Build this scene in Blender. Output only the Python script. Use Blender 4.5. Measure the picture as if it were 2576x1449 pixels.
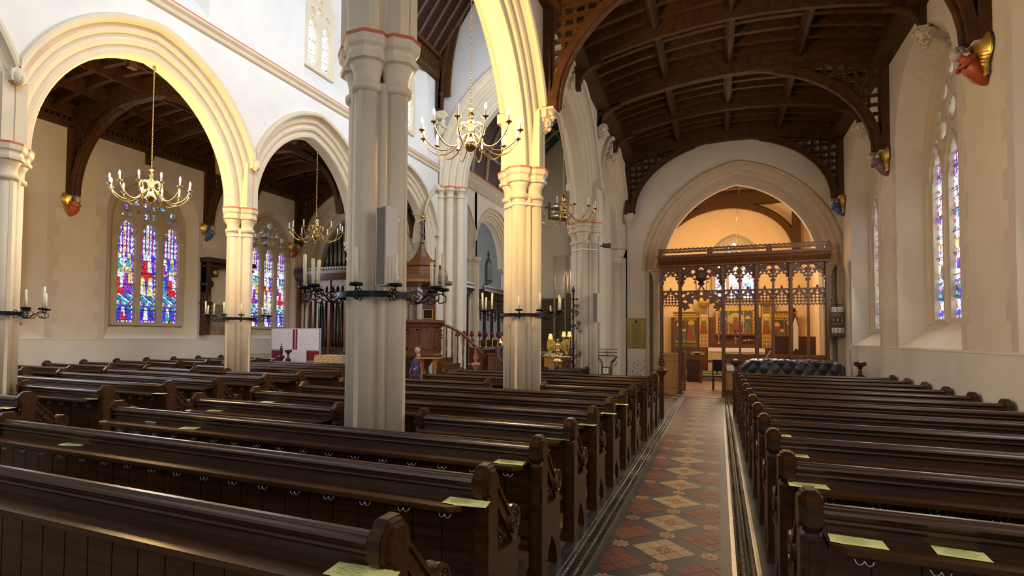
import bpy, bmesh, math, random
from mathutils import Vector, Matrix
from math import sin, cos, pi, sqrt, acos, atan2, radians
random.seed(7)
for _o in list(bpy.data.objects): bpy.data.objects.remove(_o)
SC = bpy.context.scene
COL = SC.collection
# ------------------------------------------------------------------ camera
F, YAW, PIT, ROL, CX, CY, HC = 1456.4, 0.436847, 0.034182, 0.0089907, 1128.4, 795.5, 1.65
_f = Vector((-sin(YAW)*cos(PIT), cos(YAW)*cos(PIT), sin(PIT)))
_r = Vector((cos(YAW), sin(YAW), 0)); _u = _r.cross(_f)
_R = _r*cos(ROL)+_u*sin(ROL); _U = -_r*sin(ROL)+_u*cos(ROL)
cd = bpy.data.cameras.new('camera'); cam = bpy.data.objects.new('camera', cd); COL.objects.link(cam)
cd.sensor_width = 36; cd.lens = F/2576*36; cd.shift_x = (1288-CX)/2576; cd.shift_y = (CY-724.5)/2576
cd.clip_end = 200
M = Matrix((( _R.x, _U.x, -_f.x, 0), (_R.y, _U.y, -_f.y, 0), (_R.z, _U.z, -_f.z, HC), (0, 0, 0, 1)))
cam.matrix_world = M
SC.camera = cam
# ------------------------------------------------------------------ view, world
SC.view_settings.view_transform = 'Standard'; SC.view_settings.look = 'None'
SC.view_settings.gamma = 1; SC.view_settings.use_curve_mapping = False
SC.view_settings.exposure = 0.06
SC.cycles.max_bounces = 6; SC.cycles.diffuse_bounces = 3; SC.cycles.glossy_bounces = 2; SC.cycles.transmission_bounces = 2
W = bpy.data.worlds.new('overcast_sky'); SC.world = W; W.use_nodes = True
W.node_tree.nodes['Background'].inputs[0].default_value = (0.80, 0.88, 1.0, 1)
W.node_tree.nodes['Background'].inputs[1].default_value = 0.34
def area(name, loc, size, energy, color, to):
    l = bpy.data.lights.new(name, 'AREA'); l.shape = 'RECTANGLE'; l.size, l.size_y = size
    l.energy = energy; l.color = color
    o = bpy.data.objects.new(name, l); COL.objects.link(o); o.location = loc
    o.rotation_euler = (Vector(to)-Vector(loc)).to_track_quat('-Z', 'Y').to_euler()
    return o
def plight(name, loc, energy, color, r=0.15, parent=None):
    l = bpy.data.lights.new(name, 'POINT'); l.energy = energy; l.color = color; l.shadow_soft_size = r
    o = bpy.data.objects.new(name, l); COL.objects.link(o); o.location = loc
    if parent: o.parent = parent
    return o
DAY = (0.76, 0.87, 1.0); WARM = (1.0, 0.64, 0.25)
# daylight through the clerestory windows on the nave's south side
for yy in (2.4, 7.0, 11.7, 16.3):
    area('clerestory_daylight', (-3.5, yy, 9.9), (1.6, 2.6), 225, DAY, (-9.2, yy, 6.3))
# unseen fill lights added behind the viewer, with no window modelled there
area('west_fill_light', (-6, -6.5, 6.5), (4.5, 5), 130, DAY, (-6, 12, 3))
area('aisle_west_fill_light', (0.6, -6, 4.5), (3, 3.4), 55, (.95, .95, 1), (0.3, 10, 2.5))  # second added fill, for the right aisle
# daylight through the aisle windows
for yy in (2.5, 7.1, 11.7, 16.2):
    area('north_aisle_daylight', (-14.55, yy, 3.7), (2.2, 2.8), 75, (.9,.93,1), (-9, yy, 2.4))
    area('south_aisle_daylight', (2.95, yy, 3.8), (2.2, 2.8), 52, (1, .93, .84), (-3, yy, 2.4))
area('chapel_east_daylight', (0.6, 27.0, 5.2), (2.0, 1.6), 60, (1, .9, .75), (0.6, 20, 4))
area('chancel_east_daylight', (-5.8, 27.3, 6), (2.4, 4), 160, (1, .95, .9), (-5.8, 18, 3))
# ------------------------------------------------------------------ helpers
def ray(x, y): return _f+_R*((x-CX)/F)-_U*((y-CY)/F)
CAM = Vector((0, 0, HC))
def atY(x, y, Y): d = ray(x, y); return CAM+d*(Y/d.y)
def atX(x, y, X): d = ray(x, y); return CAM+d*(X/d.x)
def atZ(x, y, Z): d = ray(x, y); return CAM+d*((Z-HC)/d.z)
class MB:
    def __init__(s): s.v = []; s.f = []; s.m = []; s.s = []
    def add(s, vs, fs, mi=0, sm=False, T=None):
        b = len(s.v)
        s.v += [tuple(T @ Vector(v)) if T else tuple(v) for v in vs]
        for f in fs: s.f.append([b+i for i in f]); s.m.append(mi); s.s.append(sm)
        return s
    def box(s, x0, x1, y0, y1, z0, z1, mi=0, T=None):
        v = [(x, y, z) for x in (x0, x1) for y in (y0, y1) for z in (z0, z1)]
        return s.add(v, [(0,1,3,2),(4,6,7,5),(0,4,5,1),(2,3,7,6),(0,2,6,4),(1,5,7,3)], mi, False, T)
    def prism(s, poly, ax, a, b, mi=0, T=None, sm=False):
        n = len(poly)
        def p(q, t): return {'x': (t, q[0], q[1]), 'y': (q[0], t, q[1]), 'z': (q[0], q[1], t)}[ax]
        v = [p(q, a) for q in poly]+[p(q, b) for q in poly]
        f = [tuple(range(n)), tuple(range(2*n-1, n-1, -1))]
        s.add(v, f, mi, False, T); b0 = len(s.v)-2*n
        for i in range(n):
            j = (i+1) % n; s.f.append([b0+i, b0+i+n, b0+j+n, b0+j]); s.m.append(mi); s.s.append(sm)
        return s
    def lathe(s, prof, c=(0,0,0), n=16, mi=0, sm=True, T=None, ph=0.0, sx=1, sy=1, axis='z'):
        v = []; f = []
        for r, z in prof:
            for k in range(n):
                a = 2*pi*(k+ph)/n; x, y = r*cos(a)*sx, r*sin(a)*sy
                if axis == 'z': v.append((c[0]+x, c[1]+y, c[2]+z))
                elif axis == 'x': v.append((c[0]+z, c[1]+x, c[2]+y))
                else: v.append((c[0]+x, c[1]+z, c[2]+y))
        m = len(prof)
        for i in range(m-1):
            for k in range(n):
                j = (k+1) % n; f.append((i*n+k, i*n+j, (i+1)*n+j, (i+1)*n+k))
        if prof[0][0] > 1e-4: f.append(tuple(range(n-1, -1, -1)))
        if prof[-1][0] > 1e-4: f.append(tuple(range((m-1)*n, m*n)))
        return s.add(v, f, mi, sm, T)
    def sph(s, c, r, n=10, m=7, mi=0, sc=(1,1,1), T=None, d=None):
        v = []; f = []
        for i in range(m+1):
            t = pi*i/m
            for k in range(n):
                a = 2*pi*k/n; p = Vector((sin(t)*cos(a), sin(t)*sin(a), -cos(t)))
                q = r*(1+(d(p) if d else 0))
                v.append((c[0]+p.x*q*sc[0], c[1]+p.y*q*sc[1], c[2]+p.z*q*sc[2]))
        for i in range(m):
            for k in range(n):
                j = (k+1) % n; f.append((i*n+k, i*n+j, (i+1)*n+j, (i+1)*n+k))
        return s.add(v, f, mi, True, T)
    def tube(s, path, r, n=8, mi=0, closed=False, T=None, sm=True):
        P = [Vector(p) for p in path]; m = len(P); R = r if isinstance(r, (list, tuple)) else [r]*m
        v = []; f = []; up = None
        for i in range(m):
            if closed: t = P[(i+1) % m]-P[i-1]
            else: t = P[min(i+1, m-1)]-P[max(i-1, 0)]
            t = t.normalized() if t.length > 1e-9 else Vector((0,0,1))
            if up is None:
                up = Vector((0,0,1)) if abs(t.z) < .9 else Vector((1,0,0))
            up = (up-t*up.dot(t))
            up = up.normalized() if up.length > 1e-6 else t.orthogonal().normalized()
            w = t.cross(up)
            for k in range(n):
                a = 2*pi*(k+.5)/n; v.append(P[i]+(up*cos(a)+w*sin(a))*R[i])
        for i in range(m if closed else m-1):
            for k in range(n):
                j = (k+1) % n; a = i*n; b = ((i+1) % m)*n; f.append((a+k, a+j, b+j, b+k))
        if not closed: f += [tuple(range(n-1, -1, -1)), tuple(range((m-1)*n, m*n))]
        return s.add([tuple(q) for q in v], f, mi, sm, T)
    def bar(s, path, w, d, nrm, mi=0, closed=False, T=None, taper=0.6):
        """moulded bar: w across in plane, d deep along nrm, front edge narrowed"""
        P = [Vector(p) for p in path]; N = Vector(nrm).normalized(); m = len(P); v = []; f = []
        for i in range(m):
            a = P[i]-P[i-1] if (i > 0 or closed) else P[1]-P[0]
            b = P[(i+1) % m]-P[i] if (i < m-1 or closed) else a
            a = a.normalized(); b = b.normalized(); t = (a+b)
            t = t.normalized() if t.length > 1e-6 else a
            q = t.cross(N).normalized(); k = 1/max(.5, q.dot(a.cross(N).normalized()))
            h = w/2*k; e = d/2
            for g, z in ((-1, 0), (-taper, e), (taper, e), (1, 0), (taper, -e), (-taper, -e)): v.append(P[i]+q*(g*h)+N*z)
        for i in range(m if closed else m-1):
            for k in range(6):
                j = (k+1) % 6; A = i*6; B = ((i+1) % m)*6; f.append((A+k, A+j, B+j, B+k))
        if not closed: f += [(5,4,3,2,1,0), tuple(range((m-1)*6, m*6))]
        return s.add([tuple(p) for p in v], f, mi, False, T)
    def quad(s, a, b, c, d, mi=0): return s.add([a, b, c, d], [(0,1,2,3)], mi)
    def build(s, name, mat, parent=None, loc=None, rz=0):
        me = bpy.data.meshes.new(name); me.from_pydata([tuple(v) for v in s.v], [], s.f)
        for m in (mat if isinstance(mat, (list, tuple)) else [mat]): me.materials.append(m)
        me.polygons.foreach_set('material_index', s.m); me.polygons.foreach_set('use_smooth', s.s)
        bm = bmesh.new(); bm.from_mesh(me); bmesh.ops.recalc_face_normals(bm, faces=bm.faces); bm.to_mesh(me); bm.free()
        me.update()
        return link(name, me, parent, loc, rz)
def link(name, me, parent=None, loc=None, rz=0):
    o = bpy.data.objects.new(name, me); COL.objects.link(o)
    if parent: o.parent = parent
    if loc: o.location = loc
    if rz: o.rotation_euler[2] = rz
    return o
def tag(o, label=None, cat=None, group=None, kind=None):
    if label: o['label'] = label
    if cat: o['category'] = cat
    if group: o['group'] = group
    if kind: o['kind'] = kind
    return o
def thing(name, label, cat, loc=(0,0,0), rz=0, group=None):
    o = bpy.data.objects.new(name, None); COL.objects.link(o); o.empty_display_size = .1
    o.location = loc; o.rotation_euler[2] = rz
    return tag(o, label, cat, group)
def st(o): o['kind'] = 'structure'; return o
def dup(root, loc, rz=None, label=None):
    def cp(o, par):
        c = o.copy(); COL.objects.link(c)
        if par: c.parent = par
        for ch in o.children: cp(ch, c)
        return c
    r = cp(root, None); r.location = loc
    if rz is not None: r.rotation_euler[2] = rz
    if label: r['label'] = label
    return r
# ------------------------------------------------------------------ materials
def mat(name, col, rough=.6, metal=0, var=0.0, scale=6, bump=0.0, col2=None, stretch=(1,1,1), emit=0, coat=0, trans=0, alpha=1, spec=.5):
    m = bpy.data.materials.new(name); m.use_nodes = True; nt = m.node_tree; b = nt.nodes['Principled BSDF']
    b.inputs['Base Color'].default_value = (*col, 1); b.inputs['Roughness'].default_value = rough
    b.inputs['Metallic'].default_value = metal; b.inputs['Specular IOR Level'].default_value = spec
    if coat: b.inputs['Coat Weight'].default_value = coat; b.inputs['Coat Roughness'].default_value = .12
    if emit: b.inputs['Emission Color'].default_value = (*col, 1); b.inputs['Emission Strength'].default_value = emit
    if trans: b.inputs['Transmission Weight'].default_value = trans
    tc = nt.nodes.new('ShaderNodeTexCoord'); mp = nt.nodes.new('ShaderNodeMapping'); mp.inputs['Scale'].default_value = stretch
    nt.links.new(tc.outputs['Object'], mp.inputs[0])
    nz = nt.nodes.new('ShaderNodeTexNoise'); nz.inputs['Scale'].default_value = scale; nz.inputs['Detail'].default_value = 4
    nt.links.new(mp.outputs[0], nz.inputs['Vector'])
    if var or col2:
        rp = nt.nodes.new('ShaderNodeValToRGB'); c2 = col2 or tuple(c*(1-var) for c in col)
        rp.color_ramp.elements[0].position = .32; rp.color_ramp.elements[1].position = .68
        rp.color_ramp.elements[0].color = (*c2, 1); rp.color_ramp.elements[1].color = (*col, 1)
        nt.links.new(nz.outputs['Fac'], rp.inputs[0]); nt.links.new(rp.outputs[0], b.inputs['Base Color'])
        if emit: nt.links.new(rp.outputs[0], b.inputs['Emission Color'])
    if bump:
        bp = nt.nodes.new('ShaderNodeBump'); bp.inputs['Strength'].default_value = bump; bp.inputs['Distance'].default_value = .02
        nt.links.new(nz.outputs['Fac'], bp.inputs['Height']); nt.links.new(bp.outputs[0], b.inputs['Normal'])
    return m
PL = mat('white_plaster', (.78,.75,.71), .8, var=.09, scale=1.3, bump=.12)
PLN = mat('cream_plaster', (.76,.67,.54), .8, var=.10, scale=1.2, bump=.12)
PLD = mat('pale_dado_limewash', (.77,.72,.64), .8, var=.10, scale=1.6, bump=.15)
PLO = mat('ochre_plaster', (.80,.58,.32), .8, var=.06, scale=1.2, bump=.1)
STN = mat('limewashed_stone', (.73,.62,.45), .7, var=.08, scale=3, bump=.2)
STD = mat('pinkish_quoin_stone', (.68,.58,.49), .75, var=.10, scale=4, bump=.2)
STC = mat('tan_dressed_stone', (.60,.48,.32), .7, var=.12, scale=4, bump=.2)
RED = mat('red_painted_edge', (.62,.14,.06), .5, var=.1)
WD = mat('polished_dark_oak', (.078,.026,.0045), .31, var=.65, scale=3, stretch=(.6,9,9), coat=.06, bump=.05)
WDR = mat('reddish_oak', (.17,.055,.012), .42, var=.45, scale=3, stretch=(8,8,.7), coat=.1, bump=.05)
WDL = mat('brightened_golden_oak', (.52,.23,.05), .4, var=.25, scale=3, stretch=(9,9,.6), coat=.2)  # colour raised in place of a spotlight on the screen's lower panels
WDC = mat('aged_roof_timber', (.10,.040,.009), .62, var=.45, scale=3, stretch=(3,3,3), bump=.1, spec=.25)
WDB = mat('dark_roof_boards', (.040,.014,.004), .7, var=.4, scale=5, spec=.2)
IRN = mat('wrought_iron', (.012,.012,.014), .35, .6, var=.3)
BRS = mat('polished_brass', (.80,.56,.22), .18, 1, var=.1)
GLD = mat('gilding', (.78,.50,.10), .32, .75, var=.25, scale=14)
CND = mat('ivory_wax', (.86,.80,.58), .45, var=.05)
WHT = mat('white_paint', (.85,.83,.80), .5, var=.04)
BLB = mat('glowing_bulb', (1,.82,.55), .4, emit=28)
BLO = mat('unlit_bulb', (.93,.92,.90), .2, var=.03)
PAP = mat('yellow_paper', (1,.97,.36), .7, var=.05, scale=20)
INK = mat('printing_ink', (.10,.10,.05), .8, var=.1)
SLV = mat('bright_steel', (.75,.75,.77), .2, 1, var=.1)
MRN = mat('maroon_felt', (.22,.008,.02), .9, var=.12, scale=30)
BLK = mat('black_paint', (.012,.012,.013), .5, var=.3)
# ------------------------------------------------------------------ gothic geometry
def gothic(cx, zs, hw, rise, d=0.0, n=12):
    c = (rise*rise-hw*hw)/(2*hw); R = hw+c+d; e = acos(max(-1, min(1, -c/R)))  # angle where x==cx
    L = []
    for i in range(n+1):
        t = pi+(e-pi)*i/n; L.append((cx+c+R*cos(t), zs+R*sin(t)))
    return L+[(2*cx-x, z) for x, z in reversed(L[:-1])]
def pX(X):  # plane across x: s runs along y, h along x
    return lambda s, h, z: (X+h, s, z)
def pY(Y):
    return lambda s, h, z: (s, Y+h, z)
def arch_mould(mb, pl, cx, zs, hw, rise, prof, n=16, mi=0, lim=1e9, zmin=None):
    if zmin is not None:
        o = gothic(cx, zs, hw, rise, prof[-1][0], n); o = gothic(cx, zs, hw, rise, prof[0][0], n); ok = [i for i, q in enumerate(o) if abs(q[0]-cx) <= lim]
        cols = [[(max(cx-lim, min(cx+lim, q[0])), q[1]) for q in gothic(cx, zs, hw, rise, d, n)[ok[0]:ok[-1]+1]] for d, h in prof]; m = len(prof); k = len(cols[0])
        v = [pl(s, prof[j][1], z) for j in range(m) for s, z in cols[j]]
        mb.add(v, [(j*k+i, j*k+i+1, (j+1)*k+i+1, (j+1)*k+i) for j in range(m-1) for i in range(k-1)], mi, False); return
    cols = [[(max(cx-lim, min(cx+lim, a)), b if zmin is None else max(b, zs+zmin)) for a, b in gothic(cx, zs, hw, rise, d, n)] for d, h in prof]; m = len(prof); k = len(cols[0]); v = []; f = []
    for j in range(m):
        for s, z in cols[j]: v.append(pl(s, prof[j][1], z))
    for j in range(m-1):
        for i in range(k-1): f.append((j*k+i, j*k+i+1, (j+1)*k+i+1, (j+1)*k+i))
    mb.add(v, f, mi, False)
def wall_face(mb, pl, h, s0, s1, z0, z1, ops, mi=0, n=16):
    """vertical wall face with gothic openings (cx, zs, hw, rise, sill, d)"""
    ops = sorted(ops); cur = s0
    for cx, zs, hw, rise, sill, d in ops:
        g = gothic(cx, zs, hw, rise, d, n); a, b = max(g[0][0], s0), min(g[-1][0], s1)
        if a > cur: mb.quad(pl(cur,h,z0), pl(a,h,z0), pl(a,h,z1), pl(cur,h,z1), mi)
        if sill > z0: mb.quad(pl(a,h,z0), pl(b,h,z0), pl(b,h,sill), pl(a,h,sill), mi)
        for p, q in zip(g[:-1], g[1:]):
            if q[0] < s0 or p[0] > s1: continue
            mb.quad(pl(p[0],h,p[1]), pl(q[0],h,q[1]), pl(q[0],h,z1), pl(p[0],h,z1), mi)
        cur = max(cur, b)
    if cur < s1: mb.quad(pl(cur,h,z0), pl(s1,h,z0), pl(s1,h,z1), pl(cur,h,z1), mi)
def reveal(mb, pl, A, B, hA, hB, mi=0, n=14, sill=True):
    """splayed reveal between opening A (at hA) and B (at hB); each (cx,zs,hw,rise,sill)"""
    def loop(o):
        g = gothic(o[0], o[1], o[2], o[3], 0, n); return [(g[0][0], o[4])]+g+[(g[-1][0], o[4])]
    a, b = loop(A), loop(B)
    for i in range(len(a)-1):
        mb.quad(pl(a[i][0],hA,a[i][1]), pl(a[i+1][0],hA,a[i+1][1]), pl(b[i+1][0],hB,b[i+1][1]), pl(b[i][0],hB,b[i][1]), mi)
    if sill: mb.quad(pl(a[0][0],hA,a[0][1]), pl(a[-1][0],hA,a[-1][1]), pl(b[-1][0],hB,b[-1][1]), pl(b[0][0],hB,b[0][1]), mi)
MOULD = [(0,.11),(.03,.15),(.09,.16),(.12,.13),(.16,.15),(.19,.20),(.24,.22),(.28,.19),(.32,.21),(.35,.26),(.40,.28),(.43,.25),(.47,.28),(.50,.34)]
HALF = 1
def full_prof(top):
    P = [(d, h) for d, h in MOULD]; return [(d, -h) for d, h in reversed(P)]+P
HOOD = [(.50,.34),(.50,.40),(.54,.42),(.58,.42),(.60,.37),(.60,.34)]
# ================================================================== ARCHITECTURE
XA, XB, XS, XN = -2.95, -9.2, 3.08, -14.9
YA = [0.0, 4.68, 9.2, 14.1, 18.8]; YB = [0.1, 4.65, 9.2, 13.6, 18.0]
ZA, ZB = 4.40, 4.28
YE, YN = 18.8, 18.0            # east walls: south aisle, nave and north aisle
HWA = [2.0, 1.92, 2.1, 2.0]
# ---- floor
wood_fl = mat('worn_floorboards', (.28,.18,.09), .6, var=.35, scale=2.5, stretch=(9,.7,1), bump=.05)
tile_dk = mat('slate_tiles', (.055,.058,.062), .42, var=.25, scale=5, bump=.04)
tile_rd = mat('red_clay_tiles', (.21,.065,.040), .45, var=.25, scale=5, bump=.04)
tile_cr = mat('cream_tiles', (.44,.33,.19), .45, var=.18, scale=5, bump=.04)
tile_st = mat('encaustic_cream', (.52,.36,.16), .42, var=.15, scale=20)
tile_sr = mat('encaustic_red', (.24,.06,.03), .42, var=.2, scale=20)
grey_st = mat('grey_stone_paving', (.20,.19,.17), .6, var=.25, scale=3)
fl = MB(); fl.box(-15.5, 4, -8, 32, -.3, 0, 0); st(fl.build('floor', wood_fl))
m = MB()                        # dark borders and cross passage
m.box(-1.12, .36, 1.5, 17.0, 0, .004, 0); m.box(-12.1, 3.05, 16.9, 20.4, 0, .004, 1)
m.box(-11.9, -11.15, 2, 17, 0, .004, 1); m.box(-6.75, -5.45, 1.5, 17, 0, .004, 1)
m.box(-8.7, -2.4, 18.2, 30, .002, .15, 2)
st(m.build('floor_paving', [tile_dk, tile_rd, grey_st]))
def clip(poly, x0, x1):
    for X, sg in ((x0, 1), (x1, -1)):
        out = []
        for i in range(len(poly)):
            a, b = poly[i-1], poly[i]; ia, ib = (a[0]-X)*sg >= 0, (b[0]-X)*sg >= 0
            if ia != ib: t = (X-a[0])/(b[0]-a[0]); out.append((X, a[1]+t*(b[1]-a[1])))
            if ib: out.append(b)
        poly = out
        if len(poly) < 3: return []
    return poly
def tiles():
    m = MB(); ox, oy = -.40, 4.473; ax, ay = .325, .3675; w = .135; X0, X1 = -.80, .005
    def P(p, q): return (ox+(p-q)*ax, oy+(p+q)*ay)
    def add(poly, z, mi):
        poly = clip(poly, X0, X1)
        if poly: m.add([(x, y, z) for x, y in poly], [tuple(range(len(poly)))], mi)
    def cell(p0, p1, q0, q1, z, mi): add([P(p0,q0), P(p1,q0), P(p1,q1), P(p0,q1)], z, mi)
    add([(X0, 1.5), (X1, 1.5), (X1, 17), (X0, 17)], .0050, 0)
    for s in range(-10, 36):            # p+q
        for dlt in (-1, 0, 1):          # p-q
            if (s+dlt) % 2: continue
            p, q = (s+dlt)//2, (s-dlt)//2
            # diamonds: cell between lattice points
            g = .006; cxs = P(p+.5, q+.5)
            cream = abs(cxs[0]-ox) < .1
            mi = 2 if cream else 1; a, b = w, 1-w; t = (b-a)/3 if cream else (b-a)/3
            if not (-1.2 < cxs[0] < .5): continue
            for i in range(3):
                for j in range(3):
                    if cream and i == 1 and j == 1: continue
                    cell(p+a+i*t+g, p+a+(i+1)*t-g, q+a+j*t+g, q+a+(j+1)*t-g, .0062, mi)
            if cream:
                cell(p+a+t+g, p+a+2*t-g, q+a+t+g, q+a+2*t-g, .0062, 4)
                for i in range(3):
                    for j in range(3):
                        c = (p+a+t+(i+.5)*t/3, q+a+t+(j+.5)*t/3); r = .035 if (i+j) % 2 == 0 else .022
                        add([P(c[0]+r*cos(k*pi/4), c[1]+r*sin(k*pi/4)) for k in range(8)], .0068, 3)
            # medallion at lattice point
            c0 = (p, q)
            def ring(n, r0, r1, z, mi, ph=0):
                add([P(c0[0]+(r0 if k % 2 else r1)*cos((k+ph)*2*pi/n), c0[1]+(r0 if k % 2 else r1)*sin((k+ph)*2*pi/n)) for k in range(n)], z, mi)
            ring(16, .105, .165, .0062, 3); ring(16, .085, .10, .0066, 4, .5); ring(12, .066, .066, .0070, 3); ring(12, .042, .050, .0074, 4); ring(8, .018, .018, .0078, 3)
    # joints in the slate strips
    st(m.build('floor_tile_runner', [tile_dk, tile_rd, tile_cr, tile_st, tile_sr]))
    m = MB()                    # chequered tiles of the cross passage and the chapel
    for i in range(26):
        for j in range(14):
            c = ((i+j) % 4); x = -2.2+i*.2; y = 17.0+j*.2
            if c != 1: m.box(x+.005, x+.195, y+.005, y+.195, .004, .0065, {0:0, 2:1, 3:2}[c])
    for i in range(16):
        for j in range(14):
            x = -1.6+i*.28; y = 20.4+j*.28
            m.box(x+.006, x+.274, y+.006, y+.274, .004, .0065, 0 if (i+j) % 2 else 1)
    st(m.build('floor_cross_passage', [tile_rd, tile_cr, tile_dk]))
tiles()
m = MB(); m.box(-1.3, 2.6, 24.4, 28, 0, .16); m.box(-1.3, 2.6, 25.0, 28, .16, .30); st(m.build('floor_altar_step', grey_st))
m = MB()
for i in range(3): m.lathe([(.045+.01*(i % 2), 0), (.055, .1), (.055, 1.0), (.045, 1.1)], (-1.25+i*1.15, 24.5, .215), 10, axis='x')
tag(m.build('altar_kneeler', mat('sage_velvet', (.22,.26,.14), .9, var=.2)), 'long padded green kneeler laid along the chapel altar step', 'kneeler')
def grating(name, x0, x1, y0, y1, label):
    m = MB(); t = thing(name, label, 'floor grating', (0,0,0))
    f = MB(); f.box(x0, x0+.012, y0, y1, .004, .014); f.box(x1-.012, x1, y0, y1, .004, .014); f.box(x0+.022, x0+.03, y0, y1, .004, .012); f.box(x1-.03, x1-.022, y0, y1, .004, .012)
    f.box(x0, x1, y0, y1, .0042, .0055); f.build('frame', castiron, t)
    w = (x1-x0-.06)/4; y = y0+.03
    while y < y1-.04:
        for k in range(4):
            xa = x0+.03+k*w; s = .016 if k % 2 == 0 else -.016
            m.bar([(xa+.003, y-s, .009), (xa+w*.5, y+s*.4, .013), (xa+w-.003, y+s, .009)], .010, .008, (0,0,1))
        y += .030
    m.build('lattice', castiron, t)
castiron = mat('worn_cast_iron', (.30,.26,.20), .3, .8, var=.35, scale=20)
grating('floor_grating', -1.035, -.84, 1.6, 17.4, 'long cast iron heating grating left of the tile runner')
grating('floor_grating', .075, .262, 1.6, 17.4, 'long cast iron heating grating right of the tile runner')
m = MB(); m.box(-1.6, 1.0, 17.42, 17.62, .006, .012)
for i in range(64): m.box(-1.58+i*.04, -1.56+i*.04, 17.44, 17.6, .012, .02)
tag(m.build('floor_grating', castiron), 'short cast iron grating crossing the floor before the carved screen', 'floor grating')
# ---- south wall
def side_wall(name, X, dirn, y0, y1, z1, wins, mt, quoin):
    """X face plane, dirn=+1 outward to +x"""
    m = MB(); pl = pX(X)
    wall_face(m, pl, 0, y0, y1, 1.5, z1, [(*w[:5], 0) for w in wins]); m.quad(pl(y0,-dirn*.003,0), pl(y1,-dirn*.003,0), pl(y1,-dirn*.003,1.5), pl(y0,-dirn*.003,1.5), 1)
    m.box(min(X,X-dirn*.012), max(X,X-dirn*.012), y0, y1, 1.485, 1.5, 1)
    o = st(m.build(name, [mt, PLD]))
    r = MB()
    for w in wins: reveal(r, pl, w[:5], w[5:10], 0, dirn*w[10])
    st(r.build('trim_1', mt))
    q = MB()                     # dressed stone blocks round the openings, flush to 4 mm
    for w in wins:
        for s in (-1, 1):
            z = w[4]; k = 0
            while z < w[1]+.1:
                wd = .30 if k % 2 else .17
                a = w[0]+s*w[2]; b = a+s*wd; q.box(min(X, X-dirn*.004), max(X, X-dirn*.004), min(a,b), max(a,b), z, z+.36); z += .36; k += 1
        for s in (-1, 1): # long pilaster strips at the bay joints
            pass
    st(q.build('trim_2', quoin))
WS = [(c, 5.3, 1.58, 1.5, 1.52, c+.05, 4.9, 1.28, 1.72, 1.97, .46) for c in (2.6, 7.1, 11.95, 16.3)]
WS[3] = (16.3, 5.3, 1.42, 1.45, 1.52, 16.4, 4.9, 1.25, 1.7, 1.85, .46)
side_wall('wall_south', XS, 1, -4, YE, 8.1, WS, PLN, STD)
WN = [(c, 4.95, 1.52, 1.25, 1.5, c-.02, 4.78, 1.13, 1.25, 1.87, .32) for c in (2.6, 7.1, 11.65, 16.75)]
WN[3] = (16.55, 4.95, 1.22, 1.25, 1.5, 16.6, 4.78, 1.05, 1.2, 1.85, .32)
side_wall('wall_north', XN, -1, -4, YN, 7.9, WN, PLN, STD)
# ---- arcades: wall above the arches, each arch its own stone ring
def arcade(name, X, Y, zs, hws, zt, mN, mS, labels, facesz, clere=()):
    m = MB(); pl = pX(X)
    for i in range(len(Y)-1):
        c = (Y[i]+Y[i+1])/2; b = (Y[i+1]-Y[i])/2
        for h, mi in ((-.34, 0), (.34, 1)):
            zz = zt
            g = gothic(c, zs, hws[i], 2.2, .5, 18); g = [p for p in g if Y[i] <= p[0] <= Y[i+1]]
            g = [(Y[i], g[0][1])]+g+[(Y[i+1], g[-1][1])]
            for p, q in zip(g[:-1], g[1:]):
                m.quad(pl(p[0],h,p[1]), pl(q[0],h,q[1]), pl(q[0],h,zz), pl(p[0],h,zz), mi)
        a = MB(); arch_mould(a, pX(0), 0, 0, hws[i], 2.2, full_prof(0), 18, lim=b-.004)
        for e in ([-b] if i else [])+([b] if i < len(Y)-2 else []): a.box(-.33, .33, min(e, e*.93), max(e, e*.93), 0, .95)
        for e in (-b, b): a.box(-.425, .425, min(e, e*.955), max(e, e*.955), .84, 1.0)
        # close the ring's back into the wall
        for sg in (-1, 1): arch_mould(a, pX(0), 0, 0, hws[i], 2.2, [(d, sg*h) for d, h in HOOD], 30, lim=b-.006, zmin=.62)
        o = a.build('trim_arch', STN, None, (X, c, zs)); st(o)
    o = st(m.build(name, [mN, mS]))
    return o
arcade('wall_arcade_south', XA, YA, ZA, HWA, 7.62, PL, PLN,
  ['moulded stone arch nearest the viewer, springing left off the foreground pillar', 'tall golden lit stone arch springing from the foreground pillar over the brass chandelier',
   'moulded stone arch between the second and third pillars of the right arcade', 'moulded stone arch from the last right arcade pillar to the plaque wall'], 7.6)
arcade('wall_arcade_north', XB, YB, ZB, [1.95, 1.93, 1.88, 1.88], 7.42, PLN, PL,
  ['stone arch cut off by the photo left edge', 'large stone arch at left framing the lit chandelier', 'second stone arch of the left arcade, framing the unlit chandelier',
   'farthest stone arch of the left arcade, beside the pulpit canopy'], 7.4)
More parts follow.
